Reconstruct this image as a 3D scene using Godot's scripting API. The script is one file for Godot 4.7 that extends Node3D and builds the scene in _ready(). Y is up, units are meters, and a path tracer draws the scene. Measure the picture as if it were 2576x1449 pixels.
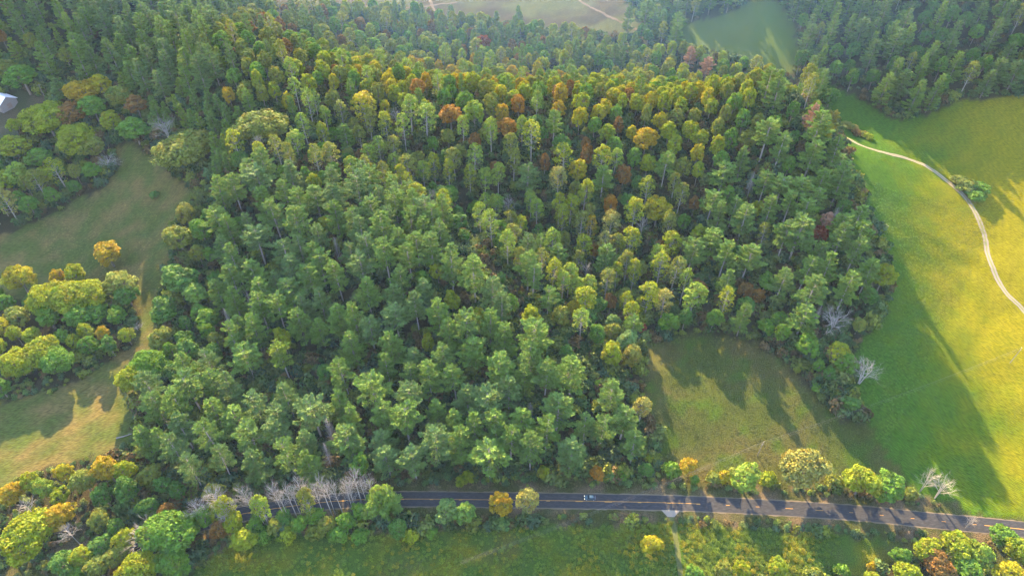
extends Node3D

const S := 0.70710678
const EYE := 265.0            # camera height above the road
const CELL := 3.0
const GX0 := -560.0
const GD0 := 60.0
const GNX := 388
const GND := 268
var rng := RandomNumberGenerator.new()
var grid := PackedFloat32Array()
var fine := FastNoiseLite.new()
var patchy := FastNoiseLite.new()
var road_pts: Array = []
var path_pts: Array = []
var M := {}
var protos := {}
var trees: Array = []
var cells := {}
var polys := {}

# ---------- a growing mesh of coloured triangles ----------
class Buf:
	var v := PackedVector3Array()
	var c := PackedColorArray()
	func tri(a: Vector3, b: Vector3, d: Vector3, col: Color) -> void:
		v.append(a); v.append(b); v.append(d)
		c.append(col); c.append(col); c.append(col)
	func quad(a: Vector3, b: Vector3, d: Vector3, e: Vector3, col: Color) -> void:
		tri(a, b, d, col); tri(a, d, e, col)
	func box(lo: Vector3, hi: Vector3, col := Color.WHITE) -> void:
		var p := []
		for i in 8:
			p.append(Vector3(hi.x if i & 1 else lo.x, hi.y if i & 2 else lo.y, hi.z if i & 4 else lo.z))
		quad(p[0], p[2], p[3], p[1], col); quad(p[4], p[5], p[7], p[6], col)
		quad(p[0], p[1], p[5], p[4], col); quad(p[2], p[6], p[7], p[3], col)
		quad(p[0], p[4], p[6], p[2], col); quad(p[1], p[3], p[7], p[5], col)
	func tube(pts: Array, radii: Array, sides: int, col: Color) -> void:
		var last := []
		for i in pts.size():
			var dir: Vector3 = (pts[mini(i + 1, pts.size() - 1)] - pts[maxi(i - 1, 0)]).normalized()
			var side := dir.cross(Vector3(0.31, 0.2, 0.93)).normalized()
			var up := dir.cross(side)
			var ring := []
			for k in sides:
				var a := TAU * k / sides
				ring.append(pts[i] + (side * cos(a) + up * sin(a)) * float(radii[i]))
			if i > 0:
				for k in sides:
					var n := (k + 1) % sides
					quad(last[k], ring[k], ring[n], last[n], col)
			last = ring
	func mesh() -> ArrayMesh:
		var m := ArrayMesh.new()
		var a := []
		a.resize(Mesh.ARRAY_MAX)
		a[Mesh.ARRAY_VERTEX] = v
		a[Mesh.ARRAY_COLOR] = c
		m.add_surface_from_arrays(Mesh.PRIMITIVE_TRIANGLES, a)
		return m

# ---------- nodes ----------
func mat(r: float, g: float, b: float, rough := 0.9, vertex := true) -> StandardMaterial3D:
	var m := StandardMaterial3D.new()
	m.albedo_color = Color(r, g, b).linear_to_srgb()
	m.roughness = rough
	if rough >= 0.7: m.metallic_specular = 0.15
	m.vertex_color_use_as_albedo = vertex
	return m

func leafy(r: float, g: float, b: float, through := 0.75) -> StandardMaterial3D:
	var m := mat(r, g, b, 0.75)
	m.metallic_specular = 0.3
	m.backlight_enabled = true
	m.backlight = Color(through, through * 0.97, through * 0.45)
	return m

func put(called: String, mesh: Mesh, m: Material, parent: Node = self) -> MeshInstance3D:
	var o := MeshInstance3D.new()
	o.name = called if parent != self else numbered(called)
	o.mesh = mesh
	o.material_override = m
	parent.add_child(o, true)
	return o

var taken := {}
func numbered(called: String) -> String:
	var n: int = taken.get(called, 0)
	taken[called] = n + 1
	return called if n == 0 else "%s_%03d" % [called, n]

func tag(o: Node, label: String, category := "", group := "", kind := "") -> Node:
	if label: o.set_meta("label", label)
	if category: o.set_meta("category", category)
	if group: o.set_meta("group", group)
	if kind: o.set_meta("kind", kind)
	return o

func thing(called: String, at: Vector3, turn := 0.0) -> Node3D:
	var o := Node3D.new()
	o.name = numbered(called)
	add_child(o)
	o.position = at
	o.rotation.y = turn
	return o

# ---------- the lie of the land (d is metres ahead of the camera, -z) ----------
func ridge(x: float, d: float, pts: Array, sigma: float) -> float:
	var best := 0.0
	for i in pts.size() - 1:
		var a: Vector3 = pts[i]
		var b: Vector3 = pts[i + 1]
		var ex := b.x - a.x
		var ed := b.y - a.y
		var t := clampf(((x - a.x) * ex + (d - a.y) * ed) / (ex * ex + ed * ed), 0.0, 1.0)
		var dx := x - a.x - ex * t
		var dd := d - a.y - ed * t
		var q := (dx * dx + dd * dd) / (2.0 * sigma * sigma)
		if q < 6.0:
			best = maxf(best, (absf(a.z) + (absf(b.z) - absf(a.z)) * t) * exp(-q))
	return best

var RIDGES := [
	[38.0, 1.0, [Vector3(-138, 312, 27), Vector3(-26, 259, 25), Vector3(19, 205, 13), Vector3(25, 172, 4)]],
	[42.0, 1.0, [Vector3(-170, 410, 26), Vector3(-60, 382, 36), Vector3(60, 374, 38), Vector3(150, 360, 34), Vector3(182, 345, 20)]],
	[30.0, 1.0, [Vector3(150, 345, 30), Vector3(165, 280, 27), Vector3(172, 225, 16)]],
	[75.0, 1.0, [Vector3(240, 570, 50), Vector3(370, 510, 80), Vector3(600, 490, 90)]],
	[72.0, 1.0, [Vector3(-600, 500, 100), Vector3(-330, 490, 84), Vector3(-215, 520, 46)]],
	[45.0, 1.0, [Vector3(-250, 420, 14), Vector3(-180, 400, 22)]],
	[18.0, -1.0, [Vector3(-95, 352, 12), Vector3(2, 303, 15), Vector3(62, 240, 6)]],
]

func raw_height(x: float, d: float) -> float:
	var h := 0.0
	for r in RIDGES:
		h += r[1] * ridge(x, d, r[2], r[0])
	h += smoothstep(160.0, 420.0, d) * smoothstep(150.0, 420.0, x) * 16.0
	h += smoothstep(640.0, 1100.0, d) * 70.0
	h += (fine.get_noise_2d(x, d) * 1.6 + fine.get_noise_2d(x * 4.0, d * 4.0) * 0.35) * smoothstep(155.0, 200.0, d)
	return h * smoothstep(150.0, 192.0, d)

func hgt(x: float, d: float) -> float:
	var fx := (x - GX0) / CELL
	var fd := (d - GD0) / CELL
	if fx < 0 or fd < 0 or fx >= GNX - 1 or fd >= GND - 1:
		return raw_height(x, d)
	var i := int(fx)
	var j := int(fd)
	var a := fx - i
	var b := fd - j
	var k := j * GNX + i
	return lerpf(lerpf(grid[k], grid[k + 1], a), lerpf(grid[k + GNX], grid[k + GNX + 1], a), b)

func ground(x: float, d: float, up := 0.0) -> Vector3:
	return Vector3(x, hgt(x, d) + up, -d)

# where a point of the place lies in a survey picture 2576 x 1449, and the other way round
func seen_at(p: Vector3) -> Vector2:
	var far := S * (EYE - p.y - p.z)
	return Vector2(1288.0 + 1760.0 * p.x / far, 724.5 + 1760.0 * (EYE - p.y + p.z) / (EYE - p.y - p.z))

func survey(u: float, v: float, up := 0.0) -> Vector3:
	var q := (v - 724.5) / 1760.0
	var dir := Vector3((u - 1288.0) / 1760.0, -S - q * S, -S + q * S)
	var t := 120.0
	while t < 1500.0:
		var p := Vector3(0, EYE, 0) + dir * t
		if p.y <= hgt(p.x, -p.z) + up:
			break
		t += 3.0
	var lo := t - 3.0
	for i in 8:
		var mid := (lo + t) / 2
		var p := Vector3(0, EYE, 0) + dir * mid
		if p.y <= hgt(p.x, -p.z) + up: t = mid
		else: lo = mid
	var e := Vector3(0, EYE, 0) + dir * t
	return ground(e.x, -e.z)

func outline(text: String, up := 0.0) -> PackedVector2Array:
	var out := PackedVector2Array()
	var n := text.split_floats(" ", false)
	for i in range(0, n.size(), 2):
		var p := survey(n[i], n[i + 1], up)
		out.append(Vector2(p.x, -p.z))
	return out

# ---------- growing things ----------
func rnd(a: float, b: float) -> float:
	return rng.randf_range(a, b)

func ball() -> Vector3:
	var y := rnd(-1, 1)
	var a := rnd(0, TAU)
	var r := sqrt(1 - y * y)
	return Vector3(r * cos(a), y, r * sin(a))

func leaf(b: Buf, p: Vector3, n: Vector3, s: float, col: Color) -> void:
	var t := n.cross(ball()).normalized()
	var w := n.cross(t).normalized() * s * 0.62
	t *= s
	var lift := n.normalized() * s * 0.25
	b.tri(p + t, p + w + lift, p - t, col)
	b.tri(p + t, p - t, p - w + lift, col)

func tone(lo: float, hi: float, warm := 0.0) -> Color:
	var k := rnd(lo, hi)
	var w := rnd(-warm, warm)
	return Color(k * (1.0 + w), k, k * (1.0 - w))

func clump(b: Buf, at: Vector3, r: float, flat: float, n: int, size: float, out_dir: Vector3) -> void:
	var base := rnd(0.62, 1.32)
	var warm := rnd(-0.2, 0.3)
	for i in n:
		var dir := ball()
		if dir.dot(out_dir) < -0.25 and rnd(0, 1) < 0.8:
			dir = -dir
		var k := base * rnd(0.78, 1.22)
		var p := at + Vector3(dir.x * r, dir.y * r * flat, dir.z * r) * rnd(0.72, 1.08)
		leaf(b, p, (dir + ball() * 0.75).normalized(), size * rnd(0.7, 1.3), Color(k * (1 + warm), k, k * (1 - warm)))

func make_broadleaf(r: float, h: float, crown_part: float, blobs: int, leaves: int, size: float) -> Dictionary:
	var t := Buf.new()
	var c := Buf.new()
	var hc := h * crown_part
	var mid := Vector3(0, h - hc * 0.5, 0)
	var bark := Color(1, 1, 1)
	t.tube([Vector3(0, -0.6, 0), Vector3(rnd(-0.2, 0.2), h * 0.25, rnd(-0.2, 0.2)), mid + Vector3(rnd(-0.4, 0.4), -hc * 0.1, rnd(-0.4, 0.4)), mid + Vector3(0, hc * 0.3, 0)], [h * 0.022, h * 0.016, h * 0.011, 0.06], 6, bark)
	var turn := rnd(0, TAU)
	for i in blobs:
		var y := 1.0 - (i + 0.5) / blobs * 1.62
		var a := turn + i * 2.39996 + rnd(-0.4, 0.4)
		var q := sqrt(maxf(0.0, 1 - y * y))
		var dir := Vector3(q * cos(a), y, q * sin(a))
		var rb := r * rnd(0.15, 0.28)
		var reach := rnd(0.58, 0.88)
		reach *= 1.0 + 0.2 * sin(2.0 * a + turn) + 0.12 * sin(3.0 * a + turn * 2.0)
		var at := mid + Vector3(dir.x * r * reach, dir.y * hc * 0.5 * rnd(0.6, 0.86), dir.z * r * reach)
		clump(c, at, rb, 0.8, leaves, size, (dir + Vector3(0, 0.5, 0)).normalized())
		if i % 2 == 0:
			var from := Vector3(0, lerpf(h - hc * 1.05, at.y - 1.0, rnd(0.3, 0.7)), 0)
			t.tube([from, from.lerp(at, 0.5) + Vector3(0, 0.4, 0), at], [h * 0.007, h * 0.005, 0.05], 4, bark)
	return {"trunk": t.mesh(), "crown": c.mesh(), "h": h, "w": r * 2.0, "c": hc * 0.5}

func make_poplar(r: float, h: float, base: float, leaves: int, size: float) -> Dictionary:
	var t := Buf.new()
	var c := Buf.new()
	var bark := Color(1, 1, 1)
	var lean := Vector3(rnd(-0.4, 0.4), 0, rnd(-0.4, 0.4))
	t.tube([Vector3(0, -0.6, 0), Vector3(0, h * 0.35, 0) + lean * 0.4, Vector3(0, h * 0.7, 0) + lean, Vector3(0, h * 0.97, 0) + lean], [0.34, 0.27, 0.16, 0.04], 6, bark)
	var n := 34
	for i in n:
		var f := float(i) / (n - 1)
		var y0 := h * lerpf(base, 0.9, f)
		var a := i * 2.39996 + rnd(-0.5, 0.5)
		var s := sin(PI * pow(lerpf(0.16, 0.94, f), 0.8))
		var len := r * (0.3 + 0.75 * s)
		var dir := Vector3(cos(a), 0, sin(a))
		var tip := Vector3(0, y0 + len * rnd(0.7, 1.3), 0) + dir * len * rnd(0.8, 1.0) + lean * f
		if tip.y > h: tip.y = h - rnd(0, 1)
		t.tube([Vector3(0, y0, 0) + lean * f, Vector3(0, y0 + (tip.y - y0) * 0.35, 0) + dir * len * 0.55, tip], [0.09, 0.07, 0.03], 3, bark)
		var dens := leaves if f > 0.35 else int(leaves * (0.35 + f))
		clump(c, tip, r * rnd(0.26, 0.38), 0.9, dens, size, (dir * 0.6 + Vector3(0, 0.8, 0)).normalized())
		if i % 2:
			clump(c, Vector3(0, y0 + (tip.y - y0) * 0.6, 0) + dir * len * 0.55, r * 0.3, 1.0, dens / 3, size, dir)
	clump(c, Vector3(0, h - r * 0.35, 0) + lean, r * 0.42, 0.9, leaves, size, Vector3.UP)
	return {"trunk": t.mesh(), "crown": c.mesh(), "h": h, "w": r * 2.0, "c": h * (1 - base) * 0.5}

func make_pine(r: float, h: float, base: float, taper: float, thick: float) -> Dictionary:
	var t := Buf.new()
	var c := Buf.new()
	var bark := Color(1, 1, 1)
	t.tube([Vector3(0, -0.6, 0), Vector3(0, h * 0.4, 0), Vector3(rnd(-0.2, 0.2), h * 0.75, rnd(-0.2, 0.2)), Vector3(0, h * 0.985, 0)], [h * 0.0125, h * 0.010, h * 0.006, 0.03], 6, bark)
	# dead stubs below the living crown
	for i in 14:
		var y := h * rnd(base * 0.45, base * 1.05)
		var a := rnd(0, TAU)
		var l := rnd(0.6, 2.2)
		t.tube([Vector3(0, y, 0), Vector3(cos(a) * l, y + rnd(-0.3, 0.2), sin(a) * l)], [0.05, 0.02], 3, bark)
	var y := h * base
	var turn := rnd(0, TAU)
	while y < h - 0.6:
		var f := (y - h * base) / (h * (1 - base))
		var reach := r * (0.7 + 0.3 * sin(PI * clampf(f * 1.7, 0, 0.5))) * pow(maxf(0.02, 1.0 - f), taper)
		var n := 5 if reach > 1.6 else 4
		for k in n:
			if rnd(0, 1) < 0.22: continue
			var a := turn + TAU * k / n + rnd(-0.3, 0.3)
			var l := reach * rnd(0.55, 1.38) + 0.35
			var rise := lerpf(0.0, 0.8, f * f) + rnd(-0.1, 0.14)
			bough(t, c, Vector3(0, y + rnd(-0.45, 0.45), 0), Vector3(cos(a), rise, sin(a)).normalized(), l, thick)
		turn += 0.55 + rnd(-0.2, 0.2)
		y += lerpf(1.5, 0.8, f) * h / 29.0
	for i in 26:
		needle(c, Vector3(rnd(-0.15, 0.15), h - rnd(0.0, 1.3), rnd(-0.15, 0.15)), (ball() * 0.7 + Vector3.UP).normalized(), rnd(0.5, 0.9), tone(0.85, 1.35, 0.1))
	return {"trunk": t.mesh(), "crown": c.mesh(), "h": h, "w": r * 2.0, "c": h * (1 - base) * 0.42}

func needle(b: Buf, p: Vector3, dir: Vector3, l: float, col: Color) -> void:
	var w := dir.cross(ball()).normalized() * l * 0.26
	b.tri(p - w, p + dir * l, p + w, col)

func bough(t: Buf, c: Buf, from: Vector3, dir: Vector3, l: float, thick: float) -> void:
	var flat := Vector3(dir.x, 0, dir.z).normalized()
	var side := Vector3(-flat.z, 0, flat.x)
	var tip := from + dir * l + Vector3(0, l * 0.05, 0)
	var sag := from + dir * l * 0.55 - Vector3(0, l * 0.06, 0)
	t.tube([from, sag, tip], [0.05, 0.035, 0.015], 3, Color(1, 1, 1))
	var n := int((6.0 + l * l * 1.4 + l * 3.0) * thick)
	var base := rnd(0.62, 1.3)
	var warm := rnd(-0.08, 0.2)
	for i in n:
		var s := pow(rnd(0.05, 1.0), 0.65)
		var mid := from.lerp(sag, s * 2.0) if s < 0.5 else sag.lerp(tip, s * 2.0 - 1.0)
		var spread := l * 0.25 * sin(PI * clampf(s * 0.9 + 0.08, 0, 1))
		var o := rnd(-1, 1)
		var p := mid + side * o * spread + Vector3(0, rnd(-0.12, 0.2), 0)
		var k := base * rnd(0.8, 1.2)
		var col := Color(k * (1 + warm), k, k * (1 - warm))
		var fan := (flat + side * o * 0.9).normalized()
		for q in 3:
			needle(c, p, (fan + Vector3(0, rnd(-0.05, 0.75), 0) + ball() * 0.55).normalized(), rnd(0.6, 1.1), col)

func fork(t: Buf, c: Buf, from: Vector3, dir: Vector3, l: float, r: float, depth: int) -> void:
	var bend := from + dir * l * 0.5 + ball() * l * 0.06
	var tip := from + dir * l + Vector3(0, l * 0.06, 0)
	t.tube([from, bend, tip], [r, r * 0.8, r * 0.55], 3 if depth < 3 else 5, Color(1, 1, 1))
	if depth == 0:
		return
	var n := 3 if depth > 1 else 4
	for i in n:
		var q := (dir + ball() * rnd(0.55, 0.85)).normalized()
		if q.y < -0.15: q.y = -q.y
		fork(t, c, from.lerp(tip, rnd(0.5, 1.0)), q, l * rnd(0.5, 0.72), maxf(0.014, r * 0.48), depth - 1)

func make_bare(r: float, h: float, base: float, stems: int) -> Dictionary:
	var t := Buf.new()
	var c := Buf.new()
	for s in stems:
		var lean := Vector3(rnd(-1, 1), 0, rnd(-1, 1)) * (0.35 * r if stems > 1 else 0.25)
		var top := Vector3(0, h * 0.93, 0) + lean
		t.tube([Vector3(0, -0.6, 0) + lean * 0.1, Vector3(0, h * 0.5, 0) + lean * 0.5, top], [0.24, 0.16, 0.04], 6, Color(1, 1, 1))
		var n := 17 / stems + 4
		for i in n:
			var f := float(i) / n
			var a := i * 2.4 + rnd(-0.4, 0.4)
			var y := h * lerpf(base, 0.9, f)
			var dir := Vector3(cos(a), rnd(0.75, 1.3), sin(a)).normalized()
			var l := r * lerpf(1.15, 0.5, f) * rnd(0.8, 1.15)
			fork(t, c, Vector3(0, y, 0) + lean * (y / h), dir, l, 0.065, 2)
	return {"trunk": t.mesh(), "h": h, "w": r * 2.0, "c": r * 0.9}

func make_dead_pine(r: float, h: float) -> Dictionary:
	var t := Buf.new()
	t.tube([Vector3(0, -0.6, 0), Vector3(0, h * 0.5, 0), Vector3(0.1, h, 0)], [0.24, 0.17, 0.03], 6, Color(1, 1, 1))
	var y := h * 0.3
	while y < h * 0.97:
		for k in 3:
			var a := rnd(0, TAU)
			var l := r * pow(1.02 - y / h, 0.55) * rnd(0.6, 1.3)
			var tip := Vector3(cos(a) * l, y + l * rnd(-0.25, 0.2), sin(a) * l)
			t.tube([Vector3(0, y, 0), tip], [0.06, 0.02], 3, Color(1, 1, 1))
			for q in 2:
				t.tube([tip * rnd(0.5, 0.8) + Vector3(0, y * 0.3, 0) * 0.0, tip + ball() * 0.8], [0.025, 0.012], 3, Color(1, 1, 1))
		y += rnd(0.5, 0.9)
	return {"trunk": t.mesh(), "h": h, "w": r * 2.0, "c": r * 0.5}

func make_shrub(r: float, h: float, leaves: int, size: float) -> Dictionary:
	var t := Buf.new()
	var c := Buf.new()
	for i in 13:
		var a := i * 2.39996
		var q := sqrt((i + 0.5) / 13.0)
		var at := Vector3(cos(a) * r * 0.72 * q, h * (0.72 - 0.4 * q * q) * rnd(0.75, 1.1), sin(a) * r * 0.72 * q)
		clump(c, at, minf(r * rnd(0.3, 0.45), h * 0.42), 0.85, leaves, size, (at.normalized() + Vector3.UP).normalized())
		if i % 3 == 0:
			t.tube([Vector3(0, -0.3, 0), at], [0.07, 0.03], 4, Color(1, 1, 1))
	return {"trunk": t.mesh(), "crown": c.mesh(), "h": h, "w": r * 2.0, "c": h * 0.45}

func grow_all() -> void:
	protos.pine_tree = []
	for i in 9:
		protos.pine_tree.append(make_pine(rnd(5.2, 6.0), 29.0, [0.42, 0.5, 0.36, 0.46, 0.4, 0.54, 0.3, 0.45, 0.38][i], [0.5, 0.42, 0.55, 0.45, 0.62, 0.38, 0.66, 0.52, 0.45][i], 0.85))
	protos.full_pine = []
	for i in 5:
		protos.full_pine.append(make_pine(rnd(4.9, 5.5), 26.0, [0.12, 0.2, 0.16, 0.26, 0.1][i], [0.6, 0.52, 0.7, 0.5, 0.62][i], 0.85))
	protos.young_pine = []
	for i in 4:
		protos.young_pine.append(make_pine(3.6, 17.0, 0.1, 0.75, 1.0))
	protos.broadleaf_tree = []
	for i in 8:
		protos.broadleaf_tree.append(make_broadleaf(5.6, 21.0, rnd(0.68, 0.86), 58 + (i % 3) * 8, 32, 0.6))
	protos.oak_tree = []
	for i in 5:
		protos.oak_tree.append(make_broadleaf(8.2, 19.0, rnd(0.7, 0.8), 120, 48, 0.52))
	protos.poplar_tree = []
	for i in 7:
		protos.poplar_tree.append(make_poplar(rnd(3.4, 4.0), 27.0, rnd(0.24, 0.36), [30, 20, 36, 26, 16, 32, 24][i], 0.5))
	protos.bare_tree = []
	for i in 5:
		protos.bare_tree.append(make_bare(4.0, 20.0, rnd(0.48, 0.6), 1))
	for i in 3:
		protos.bare_tree.append(make_bare(5.0, 13.0, rnd(0.2, 0.35), 3))
	protos.dead_pine = []
	for i in 3:
		protos.dead_pine.append(make_dead_pine(2.6, 21.0))
	protos.shrub = []
	for i in 5:
		protos.shrub.append(make_shrub(2.6, 4.2, 46, 0.4))

# colour of the foliage: [red, green, blue, light that passes, word]
var TINTS := {
	"blue": [0.106, 0.181, 0.045, 0.55, "blue-green"],
	"pine": [0.122, 0.212, 0.032, 0.6, "mid-green"],
	"lime": [0.155, 0.235, 0.024, 0.7, "light green"],
	"fresh": [0.118, 0.205, 0.04, 0.7, "fresh green"],
	"straw": [0.165, 0.165, 0.024, 0.7, "straw-tipped"],
	"dark": [0.062, 0.141, 0.020, 0.7, "dark green"],
	"green": [0.092, 0.191, 0.019, 0.8, "green"],
	"olive": [0.149, 0.180, 0.026, 0.8, "olive"],
	"yellowgreen": [0.19, 0.24, 0.01, 0.85, "yellow-green"],
	"yellow": [0.27, 0.26, 0.008, 0.85, "yellow"],
	"gold": [0.285, 0.215, 0.008, 0.8, "golden"],
	"orange": [0.264, 0.132, 0.011, 0.75, "orange"],
	"rust": [0.158, 0.086, 0.017, 0.7, "rust-brown"],
	"red": [0.165, 0.041, 0.017, 0.7, "dull red"],
	"pale": [0.206, 0.206, 0.046, 0.7, "pale"],
	"pink": [0.281, 0.165, 0.115, 0.6, "pinkish tan"],
	"grey": [0.247, 0.231, 0.215, 0.0, "grey"],
}

func tint(name_: String) -> StandardMaterial3D:
	if not M.has(name_):
		var t: Array = TINTS[name_]
		M[name_] = leafy(t[0], t[1], t[2], t[3]) if t[3] > 0 else mat(t[0], t[1], t[2])
	return M[name_]

func near_cells(x: float, d: float, r: float) -> bool:
	var ci := int(floor(x / 14.0))
	var cj := int(floor(d / 14.0))
	for i in range(ci - 1, ci + 2):
		for j in range(cj - 1, cj + 2):
			for q in cells.get(Vector2i(i, j), []):
				var dx: float = q.x - x
				var dd: float = q.y - d
				var need: float = (q.z + r) * 0.5
				if dx * dx + dd * dd < need * need:
					return true
	return false

func note_cell(x: float, d: float, r: float) -> void:
	var k := Vector2i(int(floor(x / 14.0)), int(floor(d / 14.0)))
	if not cells.has(k): cells[k] = []
	cells[k].append(Vector3(x, d, r))

# one tree by the survey position of its top, its height in metres and the width of its crown in survey steps
func place(line: String, zone: String) -> void:
	var f := line.split(" ", false, 6)
	var kind := f[0]
	var h := float(f[3])
	var list: Array = protos[kind]
	var n := rng.randi() % list.size()
	if kind == "bare_tree":
		n = n % 5 if h > 15.5 else 5 + n % 3
	var proto: Dictionary = list[n]
	var c: float = proto.c * h / proto.h
	var p := survey(float(f[1]), float(f[2]), h)
	var far := S * (EYE - p.y - h - p.z)
	var w := float(f[4]) * far / 1760.0
	var sup := 0.0
	if kind in ["broadleaf_tree", "oak_tree", "shrub", "poplar_tree"]:
		sup = 0.70711 * sqrt(c * c + w * w * 0.25) * 0.93
		p = survey(float(f[1]), float(f[2]) + sup * 1760.0 / far, h - c)
	add_tree(kind, n, f[5], p, w, h, f[6] if f.size() > 6 else "", zone)
	note_cell(p.x, -p.z, w)

func add_tree(kind: String, n: int, color: String, p: Vector3, w: float, h: float, label: String, zone := "") -> void:
	trees.append({"kind": kind, "n": n, "tint": color, "p": p, "w": w, "h": h, "label": label, "zone": zone, "turn": rnd(0, TAU)})

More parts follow.
